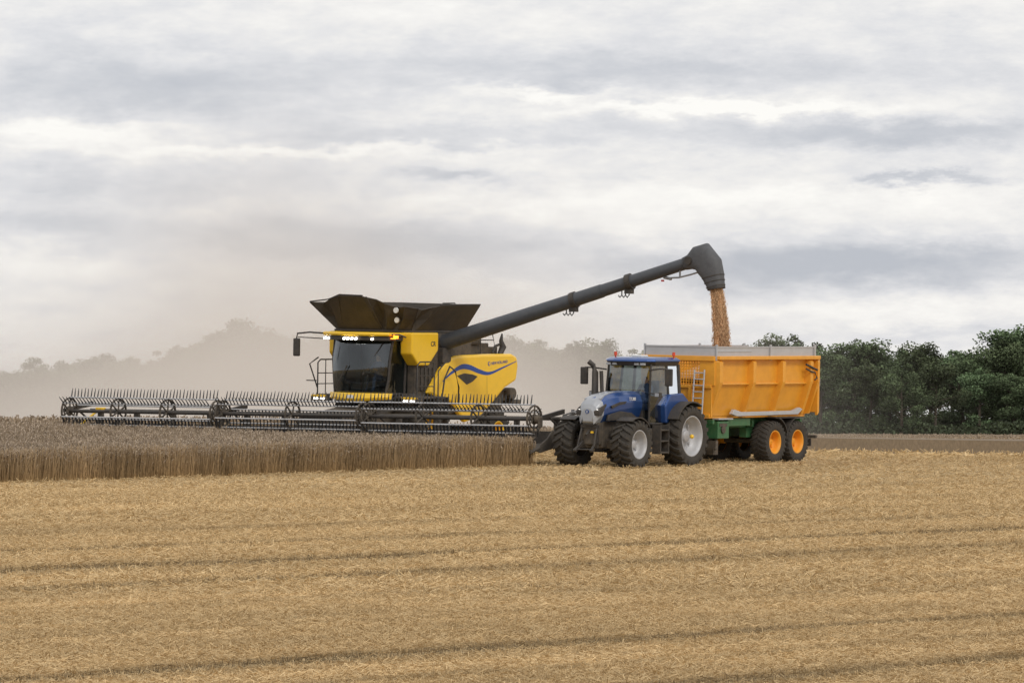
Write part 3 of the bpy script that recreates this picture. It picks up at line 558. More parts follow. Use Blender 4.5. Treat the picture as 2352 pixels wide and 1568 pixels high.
m=T(); m.box(xf,xf+.025,-1.275,1.275,3.44,3.72); m.box(xf-.01,xf+.045,-1.275,1.275,3.71,3.75); m.obj('extension_board','alu',tl)
m=T()
for y in (.62,.98): m.tube((xf+.30,y,1.35),(xf+.15,y,3.0),.026)
for i in range(8): z=1.5+.2*i; m.tube((xf+.29-.018*i,.62,z),(xf+.29-.018*i,.98,z),.02)
m.obj('ladder','alu',tl)
m=T(); m.box(xr-.08,xr,-1.3,1.3,1.6,3.42); m.prism([(xr,1.5),(xr-.12,1.6),(xr-.12,3.4),(xr,3.42)],1.28,1.38); m.prism([(xr,1.5),(xr-.12,1.6),(xr-.12,3.4),(xr,3.42)],-1.38,-1.28); m.box(xr-.12,xr-.08,-1.3,1.3,2.4,2.5); m.obj('tailgate','orange',tl,.015)
m=T(); m.path([(-10.2,1.48,3.02),(-10.5,1.49,2.93),(-10.75,1.49,2.90),(-10.9,1.49,2.72),(-10.75,1.49,2.66)],.028); m.tube((-10.2,1.48,3.16),(-10.9,1.49,2.98),.035); m.obj('gate_cylinder','black',tl)
m=T(); m.box(xr-.22,xr-.12,1.2,1.35,2.45,2.7); m.obj('tail_lamp','steel',tl,.01)
m=T()
for sg in (1,-1): m.box(-11.2,-4.9,.42*sg if sg>0 else -.56,.56 if sg>0 else -.42,1.12,1.42)
for x in (-11.1,-9.9,-8.0,-6.4,-5.0): m.box(x-.06,x+.06,-.8,.8,1.15,1.38)
m.box(-11.0,-7.9,.35,.62,.80,1.12); m.box(-11.0,-7.9,-.62,-.35,.80,1.12)
m.box(-7.6,-4.9,-.75,.75,1.2,1.3)
m.hexa([(-5.2,-.5,.72),(-3.7,-.09,.5),(-3.7,.09,.5),(-5.2,.5,.72),(-5.2,-.5,1.25),(-3.7,-.09,.68),(-3.7,.09,.68),(-5.2,.5,1.25)])
m.box(-5.9,-5.2,.45,1.15,.82,1.36); m.box(-5.0,-4.88,-1.1,1.15,1.28,1.42); m.box(-7.4,-6.0,.5,1.05,1.2,1.44); m.obj('chassis','green',tl,.015)
m=T(); m.box(-5.15,-5.0,.9,1.2,.5,.75); m.tube((-5.5,1.16,1.1),(-5.5,1.2,1.1),.12,.12,14); m.box(-5.75,-5.3,1.15,1.17,1.2,1.3); m.tube((-5.35,1.0,1.25),(-5.35,1.0,.45),.05); m.path([(-5.0,.9,1.4),(-4.7,.6,1.35),(-4.4,.3,1.0),(-4.1,.1,.9)],.03); m.path([(-5.0,.7,1.35),(-4.7,.4,1.2),(-4.2,.1,.95)],.025); m.box(-5.65,-5.35,.6,.9,.3,.5); m.box(-5.3,-5.2,.2,.5,.35,.72); m.obj('valve_block','dark',tl)
m=T(); m.box(-6.1,-5.2,.95,1.18,1.42,1.46); m.obj('tool_tray','alu',tl)
for x in (-8.67+.02,-10.10):
    for sg in (1,-1):
        wheel(tl,x-T0,1.0*sg,.69,.58,.36,sg,'orim',26,lug=.025)
    m=T(); m.tube((x,-.9,.68),(x,.9,.68),.08); m.obj('axle','dark',tl)
for sg in (1,-1):
    m=T(); m.arc(-8.65,.68,.76,.79,.72*sg,1.30*sg,85,170,8); m.arc(-10.1,.68,.76,.79,.72*sg,1.30*sg,5,95,8); m.box(-10.1,-8.65,.72*sg if sg>0 else -1.3,1.3 if sg>0 else -.72,1.43,1.46); m.box(-10.92,-10.88,.72*sg if sg>0 else -1.3,1.3 if sg>0 else -.72,.5,.75); m.obj('mudguard','black',tl)
m=T(); m.box(-11.3,-11.2,-1.2,1.3,.75,.85); m.box(-11.2,-11.1,.4,.5,.8,1.2); m.box(-11.2,-11.1,-.5,-.4,.8,1.2); m.obj('rear_bumper','dark',tl)
def wp(e,p): return e.matrix_world@Vector(p)
bpy.context.view_layer.update()
M['grain']=mat('wheat_grain',(.55,.30,.14),.8,var=.35,scale=30)
m=MB(-T0)
nx,ny=24,12
vs=[(xr+.1+(xf-xr-.2)*i/nx,-1.15+2.3*j/ny,2.6+.6*math.exp(-(((xr+.1+(xf-xr-.2)*i/nx)+7.0)/1.6)**2-((-1.15+2.3*j/ny)/1.2)**2)) for j in range(ny+1) for i in range(nx+1)]
m.add(vs,[(j*(nx+1)+i,j*(nx+1)+i+1,(j+1)*(nx+1)+i+1,(j+1)*(nx+1)+i) for j in range(ny) for i in range(nx)],0,True)
gh=m.obj('grain_heap','grain'); gh.matrix_world=tl.matrix_world.copy(); gh['label']='heap of golden wheat grain inside the orange trailer'; gh['category']='grain'; gh['kind']='stuff'
top=wp(comb,P1+Vector((0,.95,-.75))-Vector((S0,0,0))); 
GN=70000; t=rng.random(GN)**.9; L=3.6
ed=np.stack([LX*np.ones(GN),LY*np.ones(GN),np.zeros(GN)],1); hd=np.stack([HX*np.ones(GN),HY*np.ones(GN),np.zeros(GN)],1)
wid=.19+.13*t; rad=np.sqrt(rng.random(GN))*(1+.30*np.maximum(0,rng.normal(0,.6,GN))); th=rng.random(GN)*2*np.pi
wob=.09*(fbm(t*8,np.zeros(GN)+3)-.5)*2
ctr=np.array(top)[None]+ed*(.36*np.sqrt(t)+wob*t+rad*wid*np.cos(th))[:,None]+hd*(rad*wid*.8*np.sin(th))[:,None]+np.array([0,0,1.])[None]*(-t*L)[:,None]
def quads(name,c,dirv,wv,cb,ct,matn,kind=None,label=None,cat=None,tip=1.0):
    n=len(c); V=np.empty((n,4,3),np.float32); V[:,0]=c-wv; V[:,1]=c+wv; V[:,2]=c+dirv+wv*tip; V[:,3]=c+dirv-wv*tip
    Cc=np.ones((n,4,4),np.float32); Cc[:,0,:3]=cb; Cc[:,1,:3]=cb; Cc[:,2,:3]=ct; Cc[:,3,:3]=ct
    me=bpy.data.meshes.new(name); me.vertices.add(n*4); me.vertices.foreach_set('co',V.ravel()); me.loops.add(n*4); me.loops.foreach_set('vertex_index',np.arange(n*4,dtype=np.int32))
    me.polygons.add(n); me.polygons.foreach_set('loop_start',np.arange(0,n*4,4,dtype=np.int32)); me.polygons.foreach_set('loop_total',np.full(n,4,dtype=np.int32))
    a=me.color_attributes.new('col','FLOAT_COLOR','POINT'); a.data.foreach_set('color',Cc.ravel())
    me.materials.append(matn); me.update(calc_edges=True)
    o=bpy.data.objects.new(name,me); COL.objects.link(o)
    if kind: o['kind']=kind
    if label: o['label']=label
    if cat: o['category']=cat
    return o
def unit(v): return v/np.linalg.norm(v,axis=1,keepdims=True)
VM=vcol('straw_material'); GM=vcol('grain_material')
dv=np.stack([rng.normal(0,.006,GN),rng.normal(0,.006,GN),-(.02+.06*rng.random(GN))],1); wv=unit(np.stack([rng.normal(0,1,GN),rng.normal(0,1,GN),rng.normal(0,.4,GN)],1))*.006
b=((.72+.4*rng.random(GN))*(.6+.8*fbm(np.cos(th)*rad*4+5,t*4+2)))[:,None]; cg=np.array([[.72,.47,.27]])*b
quads('grain_stream',ctr,dv,wv,cg,cg,GM,'stuff','stream of wheat grain pouring from the spout into the trailer','grain')
# ================================================================ GROUND
def axis(segs):
    o=[]
    for a,b,st in segs: o+=list(np.arange(a,b,st))
    return np.array(o+[segs[-1][1]])
gx=axis([(-2500,-500,250),(-500,-100,40),(-100,-40,6),(-40,45,1.2),(45,100,6),(100,500,40),(500,2500,250)])
gy=axis([(-300,-20,40),(-20,20,4),(20,220,1.2),(220,440,4),(440,900,20),(900,4000,250)])
GX,GY=np.meshgrid(gx,gy); GZ=ground(GX,GY); lp=LX*GX+LY*GY
fine=(np.abs(GX)<45)&(GY>20)&(GY<220); GZ=GZ+np.where(fine,.03*(fbm(lp*.9,(GX*HX+GY*HY)*.08)-.5),0)
me=bpy.data.meshes.new('ground'); nx,ny=len(gx),len(gy)
me.vertices.add(nx*ny); me.vertices.foreach_set('co',np.stack([GX,GY,GZ],-1).ravel())
ii=(np.arange(ny-1)[:,None]*nx+np.arange(nx-1)[None]).ravel(); q=np.stack([ii,ii+1,ii+nx+1,ii+nx],1).ravel()
me.loops.add(len(q)); me.loops.foreach_set('vertex_index',q.astype(np.int32)); me.polygons.add(len(ii)); me.polygons.foreach_set('loop_start',np.arange(0,len(q),4,dtype=np.int32)); me.polygons.foreach_set('loop_total',np.full(len(ii),4,dtype=np.int32)); me.update(calc_edges=True)
me.polygons.foreach_set('use_smooth',[True]*len(ii))
g=bpy.data.objects.new('ground',me); COL.objects.link(g); g['kind']='structure'; g['label']='harvested stubble field covered in golden straw'
def math_(nt,op,a,b=None,c=None):
    nd=N(nt,'ShaderNodeMath',operation=op)
    for i,v in enumerate((a,b,c)):
        if v is None: continue
        if isinstance(v,(int,float)): nd.inputs[i].default_value=v
        else: nt.links.new(v,nd.inputs[i])
    return nd.outputs[0]
def gauss(nt,terms,amp):
    tot=None
    for (v,c,w) in terms:
        t=math_(nt,'MULTIPLY',math_(nt,'SUBTRACT',v,c),1.0/w); t=math_(nt,'MULTIPLY',t,t); tot=t if tot is None else math_(nt,'ADD',tot,t)
    return math_(nt,'MULTIPLY',math_(nt,'EXPONENT',math_(nt,'MULTIPLY',tot,-1)),amp)
tracks=[(-16.7,.22,.8),(-20.6,.25,.95),(-32.0,.26,.7),(-36.2,.36,1.1),(-41.5,.3,.6),(-24.6,.12,.3),(-47.5,.3,.35),(-56,.4,.3),(-18.6,.10,.3),(-28.4,.12,.35),(-70,.5,.25)]  # wheel tracks: exposed soil and stubble, with groove shade painted in as darker colour
m=bpy.data.materials.new('stubble_ground'); m.use_nodes=True; nt=m.node_tree; b=nt.nodes['Principled BSDF']; b.inputs['Roughness'].default_value=.95; b.inputs['Specular IOR Level'].default_value=.1
tc=N(nt,'ShaderNodeTexCoord'); mp=N(nt,'ShaderNodeMapping'); mp.inputs['Rotation'].default_value=(0,0,math.radians(33)); 
nt.links.new(tc.outputs['Object'],mp.inputs[0])
mp2=N(nt,'ShaderNodeMapping'); mp2.inputs['Scale'].default_value=(1.6,.12,1); nt.links.new(mp.outputs[0],mp2.inputs[0])
n1=N(nt,'ShaderNodeTexNoise'); n1.inputs['Scale'].default_value=1; n1.inputs['Detail'].default_value=6; nt.links.new(mp2.outputs[0],n1.inputs[0])
n2=N(nt,'ShaderNodeTexNoise'); n2.inputs['Scale'].default_value=14; n2.inputs['Detail'].default_value=8; nt.links.new(tc.outputs['Object'],n2.inputs[0])
hf=math_(nt,'MULTIPLY',math_(nt,'ADD',n1.outputs['Fac'],n2.outputs['Fac']),.5)
cr_=N(nt,'ShaderNodeValToRGB'); e=cr_.color_ramp.elements; e[0].position=.36; e[0].color=(.27,.19,.095,1); e[1].position=.62; e[1].color=(.54,.40,.22,1); nt.links.new(hf,cr_.inputs[0])
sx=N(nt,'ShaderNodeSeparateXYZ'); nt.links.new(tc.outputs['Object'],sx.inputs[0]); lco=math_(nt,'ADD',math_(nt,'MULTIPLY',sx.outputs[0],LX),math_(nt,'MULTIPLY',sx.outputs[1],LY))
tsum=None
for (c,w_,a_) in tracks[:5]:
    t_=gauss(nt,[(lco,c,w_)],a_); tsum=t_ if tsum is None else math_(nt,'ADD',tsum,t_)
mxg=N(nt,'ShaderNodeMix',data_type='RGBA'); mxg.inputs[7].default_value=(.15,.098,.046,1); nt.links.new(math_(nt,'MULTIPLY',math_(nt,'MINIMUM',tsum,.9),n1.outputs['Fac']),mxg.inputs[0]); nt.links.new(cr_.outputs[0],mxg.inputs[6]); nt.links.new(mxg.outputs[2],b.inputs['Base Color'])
bp=N(nt,'ShaderNodeBump'); bp.inputs['Strength'].default_value=.6; bp.inputs['Distance'].default_value=.05; nt.links.new(n2.outputs['Fac'],bp.inputs['Height']); nt.links.new(bp.outputs[0],b.inputs['Normal'])
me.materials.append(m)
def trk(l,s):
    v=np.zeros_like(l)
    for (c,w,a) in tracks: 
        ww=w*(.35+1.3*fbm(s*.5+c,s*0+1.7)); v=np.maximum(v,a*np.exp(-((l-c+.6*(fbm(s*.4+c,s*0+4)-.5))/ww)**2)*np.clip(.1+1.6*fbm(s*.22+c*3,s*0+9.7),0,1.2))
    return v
def in_crop(X,Y):
    s=(X-OX)*HX+(Y-OY)*HY; l=(X-OX)*LX+(Y-OY)*LY
    return ((s>.35)&(l<9.28))|(l<-9.5)
cs=[];ds=[];ws=[];cbs=[];cts=[]
def litter(n,y0,y1,Lm,wm,hm,mrg=1.2):
    Y=(y0**2+(y1**2-y0**2)*rng.random(n))**.5; X=(rng.random(n)*2-1)*.098*mrg*Y+.0
    k=~in_crop(X,Y); X=X[k];Y=Y[k]
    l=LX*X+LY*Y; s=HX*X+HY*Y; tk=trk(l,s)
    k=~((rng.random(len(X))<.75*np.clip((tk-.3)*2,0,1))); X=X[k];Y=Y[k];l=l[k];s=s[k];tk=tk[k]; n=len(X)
    cl=fbm(l*2.2,s*.25,3); cl2=fbm(l*5,s*3,2); big=fbm(l*.35+9,s*.05,2)
    up=rng.random(n)<(.15+.55*np.clip(tk,0,1))
    az=rng.random(n)*2*np.pi; pit=np.where(up,rng.uniform(.9,1.5,n),np.abs(rng.normal(.05,.22,n)))
    Ln=Lm*rng.uniform(.4,1.3,n)*np.where(up,.6,1); 
    dd=np.stack([np.cos(az)*np.cos(pit),np.sin(az)*np.cos(pit),np.sin(pit)],1)*Ln[:,None]
    z=ground(X,Y)+np.where(up,0,hm*rng.random(n)**1.5*(.3+1.3*cl))
    wv=unit(np.cross(dd,np.stack([rng.normal(0,1,n),rng.normal(0,1,n),rng.normal(0,1,n)],1)))*(wm*rng.uniform(.6,1.3,n))[:,None]/2
    br=rng.uniform(.76,1.14,n)*(.62+.48*cl+.30*cl2)*(.87+.26*big)*(1-.72*np.clip(tk*1.2,0,1));  # straw colour darkened along the tracks, standing in for stubble shade
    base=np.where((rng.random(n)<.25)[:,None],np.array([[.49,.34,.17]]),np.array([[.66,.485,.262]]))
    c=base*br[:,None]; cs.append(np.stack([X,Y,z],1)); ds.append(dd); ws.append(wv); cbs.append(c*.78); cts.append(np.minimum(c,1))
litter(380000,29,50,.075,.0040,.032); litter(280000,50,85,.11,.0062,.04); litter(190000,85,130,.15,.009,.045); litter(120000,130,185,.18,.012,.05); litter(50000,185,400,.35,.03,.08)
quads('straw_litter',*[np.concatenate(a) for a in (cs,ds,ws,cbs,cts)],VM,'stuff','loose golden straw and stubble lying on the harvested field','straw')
# ================================================================ STANDING CROP
cs=[];ds=[];ws=[];cbs=[];cts=[]
def crop(X,Y,wid,H=.77,hj=.05,edge=False):
    n=len(X); z=ground(X,Y); hh=H+rng.normal(0,hj,n)+.12*(fbm(X*.6,Y*.6)-.5)
    lean=np.stack([rng.normal(0,.07,n),rng.normal(0,.07,n),hh],1); az=rng.random(n)*2*np.pi
    wv=np.stack([np.cos(az),np.sin(az)*.3,0*az],1); wv=unit(wv)*wid/2
    v=rng.uniform(.6,1.25,n)[:,None]*(.7+.6*fbm(X*1.1,Y*1.1))[:,None]
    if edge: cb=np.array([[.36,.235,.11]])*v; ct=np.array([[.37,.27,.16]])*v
    else: cb=np.array([[.14,.098,.056]])*v; ct=np.array([[.30,.23,.155]])*v  # inner stems darker at the foot: occlusion painted into the colour
    cs.append(np.stack([X,Y,z],1)); ds.append(lean); ws.append(wv); cbs.append(cb); cts.append(ct)
    top=np.stack([X,Y,z],1)+lean*.93; ed=np.stack([rng.normal(0,.05,n),rng.normal(0,.05,n),rng.uniform(0,.09,n)],1)
    v=rng.uniform(.7,1.2,n)[:,None]*(.8+.4*fbm(X*.5+3,Y*.25))[:,None]
    ce=np.array([[.375,.30,.228]])*v
    cs.append(top); ds.append(ed); ws.append(wv*1.5); cbs.append(ce); cts.append(ce*1.1)
def sample(n,s0,s1,l0,l1):
    s=rng.uniform(s0,s1,n); l=rng.uniform(l0,l1,n); X=OX+s*HX+l*LX; Y=OY+s*HY+l*LY
    k=(np.abs(X)<.118*Y)&in_crop(X,Y); return X[k],Y[k]
crop(*sample(18000,.35,34,8.9,9.28),.009,edge=True,hj=.09)
crop(*sample(9000,.35,34,8.6,9.28),.009,H=.60,edge=True,hj=.14)
crop(*sample(70000,.35,34,4.5,8.95),.012)
crop(*sample(160000,.35,38,-30,4.5),.014)
Y=rng.uniform(172,340,80000); X=rng.uniform(-.118,.05,80000)*Y; k=in_crop(X,Y); crop(X[k],Y[k],.035)
Y=385.5+ 3*rng.random(40000); X=rng.uniform(10,60,40000); crop(X,Y,.03,.78,hj=.09,edge=True)
Y=389+ 120*rng.random(40000)**2; X=rng.uniform(10,60,40000); crop(X,Y,.05,.78)
quads('standing_wheat',*[np.concatenate(a) for a in (cs,ds,ws,cbs,cts)],VM,'stuff','ripe brown wheat still standing uncut','wheat crop')
M['cropbody']=mat('crop_mass',(.20,.15,.095),.95,var=.4,scale=6,bump=.5)
def cropmass(s0,s1,l0,l1,ds_,dl_,H=.63):
    S=np.arange(s0,s1+.01,ds_); Lr=np.arange(l0,l1+.01,dl_); SS,LL=np.meshgrid(S,Lr); X=OX+SS*HX+LL*LX; Y=OY+SS*HY+LL*LY; Z=ground(X,Y)
    a,b_=len(S),len(Lr); vs=[(float(X[j,i]),float(Y[j,i]),float(Z[j,i])+H) for j in range(b_) for i in range(a)]; fs=[(j*a+i,j*a+i+1,(j+1)*a+i+1,(j+1)*a+i) for j in range(b_-1) for i in range(a-1)]
    nb=len(vs); edge=[(0,i) for i in range(a)]+[(j,a-1) for j in range(b_)]+[(b_-1,i) for i in range(a-1,-1,-1)]+[(j,0) for j in range(b_-1,-1,-1)]
    for (j,i) in edge: vs.append((float(X[j,i]),float(Y[j,i]),float(Z[j,i])-.1))
    ne=len(edge)
    for q in range(ne-1):
        j,i=edge[q]; j2,i2=edge[q+1]
        if (j,i)!=(j2,i2): fs.append((j*a+i,j2*a+i2,nb+q+1,nb+q))
    return vs,fs
mm=MB()
for arg in ((.6,60.6,-60,8.95,1.5,.985),(-260,.4,-140,-9.8,6.2,6.2)):
    v,f=cropmass(*arg); mm.add(v,f)
xs=np.linspace(8,90,30); ys=np.linspace(388.5,600,20)
XX,YY=np.meshgrid(xs,ys); ZZ=ground(XX,YY); mm.add([(float(XX[j,i]),float(YY[j,i]),float(ZZ[j,i])+.62) for j in range(20) for i in range(30)],[(j*30+i,j*30+i+1,(j+1)*30+i+1,(j+1)*30+i) for j in range(19) for i in range(29)])
mm.add([(float(XX[0,i]),388.5,float(ZZ[0,i])+h) for h in (.62,-.1) for i in range(30)],[(i,i+1,31+i,30+i) for i in range(29)])
o=mm.obj('wheat_stand','cropbody'); o['kind']='stuff'; o['label']='dense brown wheat stalks below the ears'; o['category']='wheat crop'
# ================================================================ TREES
LM=bpy.data.materials.new('foliage'); LM.use_nodes=True; nt=LM.node_tree; b=nt.nodes['Principled BSDF']; a=N(nt,'ShaderNodeAttribute',attribute_name='col'); oi=N(nt,'ShaderNodeObjectInfo')
hs=N(nt,'ShaderNodeHueSaturation'); mr=N(nt,'ShaderNodeMapRange'); mr.inputs[3].default_value=.65; mr.inputs[4].default_value=1.5; nt.links.new(oi.outputs['Random'],mr.inputs[0]); nt.links.new(mr.outputs[0],hs.inputs['Value'])
mr=N(nt,'ShaderNodeMapRange'); mr.inputs[3].default_value=.465; mr.inputs[4].default_value=.515; nt.links.new(oi.outputs['Random'],mr.inputs[0]); nt.links.new(mr.outputs[0],hs.inputs['Hue']); hs.inputs['Saturation'].default_value=.88
nt.links.new(a.outputs['Color'],hs.inputs['Color']); nt.links.new(hs.outputs[0],b.inputs['Base Color']); b.inputs['Roughness'].default_value=.7; b.inputs['Specular IOR Level'].default_value=.15
def tree_variant(seed,H=12):
    r=np.random.default_rng(seed); rd=random.Random(seed)
    t=MB(); lean=(rd.uniform(-.4,.4),rd.uniform(-.4,.4)); tp=[(0,0,-.3),(lean[0]*.3,lean[1]*.3,H*.25),(lean[0],lean[1],H*.55),(lean[0]*1.3,lean[1]*1.3,H*.85)]
    t.path(tp,[.28,.2,.14,.04],8); blobs=[]
    nl=rd.randint(12,16)
    for i in range(nl):
        z0=H*rd.uniform(.22,.78); an=rd.uniform(0,6.28); ln=H*rd.uniform(.13,.26)*(1.15-abs(z0/H-.45)); e=(lean[0]+math.cos(an)*ln,lean[1]+math.sin(an)*ln,min(H*.95,z0+ln*rd.uniform(.3,1.0)))
        t.path([(lean[0]*z0/H,lean[1]*z0/H,z0),((e[0])*.55,(e[1])*.55,(z0+e[2])/2),e],[.10,.07,.02],6); blobs.append((e,H*rd.uniform(.07,.13)))
        for q in range(2):
            if rd.random()<.7: blobs.append(((e[0]*rd.uniform(.4,1.1),e[1]*rd.uniform(.4,1.1),e[2]+H*rd.uniform(-.08,.05)),H*rd.uniform(.05,.10)))
    for i in range(9): blobs.append(((rd.uniform(-.10,.10)*H+lean[0],rd.uniform(-.10,.10)*H+lean[1],H*rd.uniform(.70,.98)),H*rd.uniform(.035,.08)))
    for i in range(5): a_=rd.uniform(0,6.28); blobs.append(((math.cos(a_)*H*.14,math.sin(a_)*H*.14,H*rd.uniform(.12,.3)),H*rd.uniform(.07,.11)))
    C_=[];Q=[]
    for (c,R) in blobs:
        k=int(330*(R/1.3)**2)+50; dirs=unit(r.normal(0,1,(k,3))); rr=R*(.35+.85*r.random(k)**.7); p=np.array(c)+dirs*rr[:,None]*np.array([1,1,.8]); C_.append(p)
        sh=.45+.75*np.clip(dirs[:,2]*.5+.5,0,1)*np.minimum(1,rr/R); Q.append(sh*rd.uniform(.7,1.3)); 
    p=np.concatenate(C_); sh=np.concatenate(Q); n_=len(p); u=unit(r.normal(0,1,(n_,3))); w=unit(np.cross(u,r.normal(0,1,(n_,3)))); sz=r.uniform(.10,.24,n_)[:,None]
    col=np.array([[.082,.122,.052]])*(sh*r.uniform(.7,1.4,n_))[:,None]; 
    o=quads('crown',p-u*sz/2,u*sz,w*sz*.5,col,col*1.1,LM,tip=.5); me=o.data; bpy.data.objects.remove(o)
    return t.mesh('trunk',['bark']),me
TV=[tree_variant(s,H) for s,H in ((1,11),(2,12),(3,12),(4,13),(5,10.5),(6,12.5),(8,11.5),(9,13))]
def put_tree(X,Y,H,group,label,wide=1.1):
    v=random.randrange(len(TV)); h0=(11,12,12,13,10.5,12.5,11.5,13)[v]; tm,cm=TV[v]
    e=bpy.data.objects.new('tree',None); COL.objects.link(e); e.location=(X,Y,gz(X,Y)); k=H/h0; e.scale=(k*random.uniform(.9,1.15)*wide,k*random.uniform(.9,1.15)*wide,k); e.rotation_euler=(0,0,random.uniform(0,6.28))
    e['label']=label; e['category']='tree'; e['group']=group
    for nm,me in (('trunk',tm),('crown',cm)):
        o=bpy.data.objects.new(nm,me); COL.objects.link(o); o.parent=e
def px(X,Y): return 1176+F*X/Y
def hgt(x,Y,tab):
    xs=[a for a,b in tab]; ys=[b for a,b in tab]; y=np.interp(x,xs,ys); return (985-y)*Y/F+1.6-.5
R1=[(1700,800),(1850,782),(1960,800),(2070,776),(2180,780),(2280,795),(2352,768),(2500,770)]
for row,(Y0,dx) in enumerate(((560,3.6),(575,3.8),(592,4.2),(610,4.6))):
    X=25.5+row*1.3
    while X<.118*Y0+8:
        Y=Y0+random.uniform(-5,5); x=px(X,Y)
        put_tree(X+random.uniform(-.8,.8),Y,hgt(x,Y,R1)*random.uniform(.86,1.07)*(random.uniform(.7,.98) if row==0 else 1),'trees along the edge of the wood','leafy dark green tree at the edge of the wood',1.15); X+=dx*random.uniform(.8,1.25)
R2=[(-200,830),(0,835),(50,800),(150,805),(260,775),(400,780),(560,730),(640,760),(760,780),(1000,770),(1100,785),(1200,745),(1260,780),(1330,775),(1440,748),(1500,775),(1600,790),(1800,800)]
for row,(Y0,dx) in enumerate(((640,3.8),(665,4.0))):
    X=-.118*Y0-4
    while X<30:
        Y=Y0+random.uniform(-6,6); x=px(X,Y)
        put_tree(X,Y,hgt(x,Y,R2)*random.uniform(.78,1.02),'trees standing in the harvest dust','tree half hidden in pale harvest dust',1.2); X+=dx*random.uniform(.8,1.25)
n=20000; X=rng.uniform(24,76,n); Y=552+rng.random(n)*30; top=2.0*(.4+fbm(X*.25,Y*.2)); z=ground(X,Y)+rng.random(n)**.8*top; u=unit(rng.normal(0,1,(n,3)))*.3; w=unit(np.cross(u,rng.normal(0,1,(n,3))))*.14
c=np.array([[.045,.062,.028]])*rng.uniform(.4,1.3,n)[:,None]
quads('undergrowth',np.stack([X,Y,z],1),u,w,c,c,LM,'stuff','dark bushes and nettles under the wood edge','bushes',tip=.5)
n=26000; X=rng.uniform(-85,26,n); Y=632+rng.random(n)*20; top=6*(.5+fbm(X*.2,Y*.2)); z=ground(X,Y)+rng.random(n)**.8*top; u=unit(rng.normal(0,1,(n,3)))*.5; w=unit(np.cross(u,rng.normal(0,1,(n,3))))*.25
c=np.array([[.035,.05,.022]])*rng.uniform(.4,1.3,n)[:,None]
quads('hedge_mass',np.stack([X,Y,z],1),u,w,c,c,LM,'stuff','bushes below the dusty tree line','bushes',tip=.5)
# ================================================================ DUST
mb=MB(); mb.box(-75,30,190,520,-.5,34); M['dust']=bpy.data.materials.new('dust'); m=M['dust']; m.use_nodes=True; nt=m.node_tree; nt.nodes.clear()
try: m.cycles.volume_step_rate=4
except Exception: pass
tc=N(nt,'ShaderNodeTexCoord'); sx=N(nt,'ShaderNodeSeparateXYZ'); nt.links.new(tc.outputs['Object'],sx.inputs[0]); x,y,z=sx.outputs
g1=gauss(nt,[(x,-10,10),(y,260,90),(z,0,6.6)],2.8)
g2=gauss(nt,[(x,-24,21),(y,370,130),(z,0,6.0)],1.15)
g3=gauss(nt,[(x,1,9),(y,320,110),(z,0,8)],.58)
g4=gauss(nt,[(x,-11,6),(y,260,80),(z,9,5)],.42)
dn=math_(nt,'ADD',math_(nt,'ADD',g1,g2),math_(nt,'ADD',g3,g4))
no=N(nt,'ShaderNodeTexNoise'); no.inputs['Scale'].default_value=.12; no.inputs['Detail'].default_value=3; nt.links.new(tc.outputs['Object'],no.inputs[0])
mr=N(nt,'ShaderNodeMapRange'); mr.inputs[1].default_value=.32; mr.inputs[2].default_value=.68; mr.inputs[3].default_value=.25; mr.inputs[4].default_value=1.6; nt.links.new(no.outputs['Fac'],mr.inputs[0])
dn=math_(nt,'MULTIPLY',math_(nt,'MULTIPLY',dn,mr.outputs[0]),.0125)
vs=N(nt,'ShaderNodeVolumePrincipled'); vs.inputs['Color'].default_value=(.93,.85,.765,1); nt.links.new(dn,vs.inputs['Density']); vs.inputs['Anisotropy'].default_value=.2
vs.inputs['Emission Color'].default_value=(.56,.475,.395,1); nt.links.new(math_(nt,'MULTIPLY',dn,.34),vs.inputs['Emission Strength'])  # dust also glows faintly, in place of light scattered many times inside it
oo=N(nt,'ShaderNodeOutputMaterial'); nt.links.new(vs.outputs[0],oo.inputs['Volume'])
o=mb.obj('dust_cloud','dust'); o['kind']='stuff'; o['label']='pale beige harvest dust drifting behind the combine'; o['category']='dust'
# ================================================================ WORLD
w=bpy.data.worlds.new('World'); sc.world=w; w.use_nodes=True; nt=w.node_tree; nt.nodes.clear()
tc=N(nt,'ShaderNodeTexCoord'); sx=N(nt,'ShaderNodeSeparateXYZ'); nt.links.new(tc.outputs['Generated'],sx.inputs[0]); x,y,z=sx.outputs
az=math_(nt,'ARCTAN2',x,y); el=math_(nt,'ARCSINE',z)
PX=math_(nt,'MULTIPLY',az,12.0); PY=math_(nt,'MULTIPLY',el,12.0)
cb=N(nt,'ShaderNodeCombineXYZ'); nt.links.new(PX,cb.inputs[0]); nt.links.new(PY,cb.inputs[1])
def wn(sx_,sy_,det,off,rough=.55):
    mp=N(nt,'ShaderNodeMapping'); mp.inputs['Scale'].default_value=(sx_,sy_,1); mp.inputs['Location'].default_value=(off,off*.7,0); mp.inputs['Rotation'].default_value=(0,0,.05); nt.links.new(cb.outputs[0],mp.inputs[0])
    no=N(nt,'ShaderNodeTexNoise'); no.inputs['Scale'].default_value=1; no.inputs['Detail'].default_value=det; no.inputs['Roughness'].default_value=rough; nt.links.new(mp.outputs[0],no.inputs[0]); return no.outputs['Fac']
d1=math_(nt,'MULTIPLY',math_(nt,'SUBTRACT',wn(3.2,8,8,3.1,.65),.5),.5); d2=math_(nt,'MULTIPLY',math_(nt,'SUBTRACT',wn(4,11,8,9.7,.65),.5),.15)
X2=math_(nt,'ADD',PX,d1); Y2=math_(nt,'ADD',PY,d2)
val=None
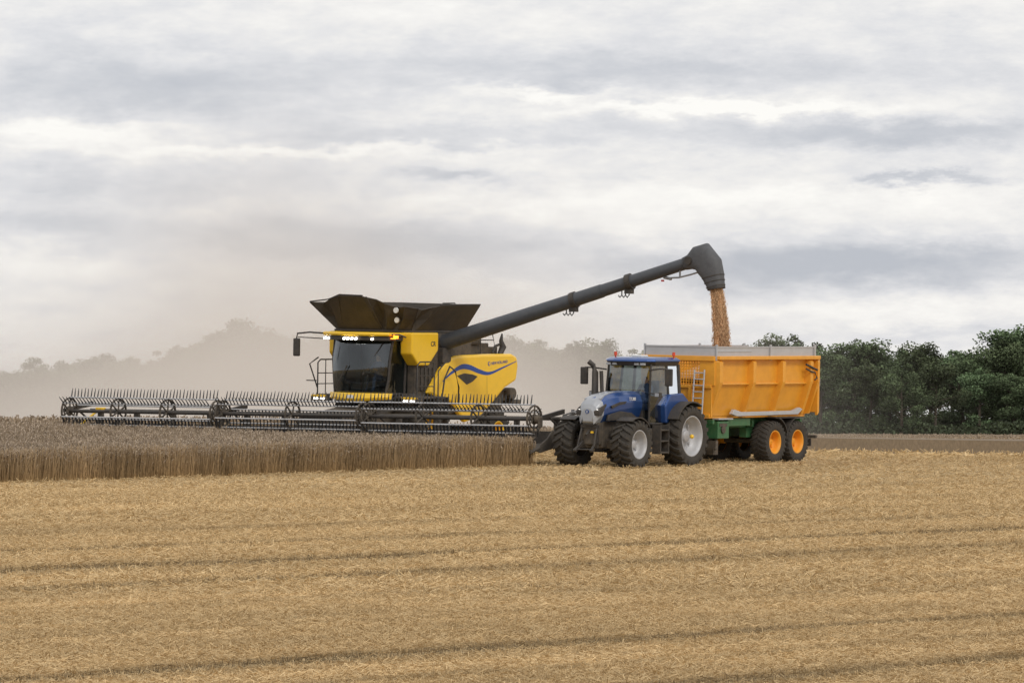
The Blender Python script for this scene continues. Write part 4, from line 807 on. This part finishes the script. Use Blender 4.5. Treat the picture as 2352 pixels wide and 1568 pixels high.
G=[(350,200,420,75,-.14),(1500,160,700,45,-.11),(1250,212,140,16,.14),(1650,250,320,16,.17),(150,300,300,28,.11),(1000,315,420,26,-.09),(2050,310,420,32,-.15),(650,345,500,14,.10),(350,420,480,35,-.08),
   (1050,400,130,12,-.12),(1500,460,700,38,.07),(2120,420,140,12,-.15),(120,520,260,45,-.09),(850,560,420,52,-.16),(1450,530,220,25,.04),(2000,605,380,48,-.23),(1500,620,300,40,-.08),(2000,715,420,28,.06),(2150,770,260,16,-.05),(150,610,200,30,.05),(1176,30,500,40,.03),(2050,80,300,40,-.03)]
for (cx,cy,sx_,sy_,a_) in G:
    t=gauss(nt,[(X2,(cx-1176)/1000,sx_/1000),(Y2,(985-cy)/1000,sy_/1000)],a_); val=t if val is None else math_(nt,'ADD',val,t)
val=math_(nt,'ADD',val,math_(nt,'MULTIPLY',math_(nt,'SUBTRACT',wn(2.2,7,9,1.3,.65),.5),.22)); val=math_(nt,'ADD',val,math_(nt,'MULTIPLY',math_(nt,'SUBTRACT',wn(7,18,8,5.3,.65),.5),.17))
val=math_(nt,'ADD',val,.916)
rp=N(nt,'ShaderNodeValToRGB'); nt.links.new(val,rp.inputs[0]); el_=rp.color_ramp.elements
def s2l(c): return tuple(((v/255)/12.92 if v<=10 else ((v/255+.055)/1.055)**2.4) for v in c)+(1,)
el_[0].position=.70; el_[0].color=s2l((188,192,201)); el_[1].position=1.0; el_[1].color=s2l((255,253,249))
for p,c in ((.80,(206,208,214)),(.88,(226,226,229)),(.94,(243,241,239))): q=el_.new(p); q.color=s2l(c)
bg=N(nt,'ShaderNodeBackground'); nt.links.new(rp.outputs[0],bg.inputs[0]); bg.inputs[1].default_value=1.01
sky=N(nt,'ShaderNodeTexSky',sky_type='NISHITA'); sky.sun_disc=False; sky.sun_elevation=math.radians(40); sky.sun_rotation=math.radians(150)
bs=N(nt,'ShaderNodeBackground'); nt.links.new(sky.outputs[0],bs.inputs[0]); bs.inputs[1].default_value=.1
mx=N(nt,'ShaderNodeMixShader'); mx.inputs[0].default_value=.95; nt.links.new(bs.outputs[0],mx.inputs[1]); nt.links.new(bg.outputs[0],mx.inputs[2])
wo=N(nt,'ShaderNodeOutputWorld'); nt.links.new(mx.outputs[0],wo.inputs[0])
L=bpy.data.lights.new('sun','SUN'); L.energy=1.3; L.angle=math.radians(14); L.color=(1,.95,.88); lo=bpy.data.objects.new('sun',L); COL.objects.link(lo)
sd=Vector((math.sin(math.radians(150))*math.cos(math.radians(40)),math.cos(math.radians(150))*math.cos(math.radians(40)),math.sin(math.radians(40)))); lo.rotation_euler=sd.to_track_quat('Z','Y').to_euler()
cd=bpy.data.cameras.new('camera'); cd.lens=36*F/2352; cd.sensor_width=36; cd.clip_end=8000; cd.clip_start=.5
co=bpy.data.objects.new('camera',cd); COL.objects.link(co); co.location=(0,0,CAMH); co.rotation_euler=(math.pi/2+math.atan(201/F),0,0); sc.camera=co
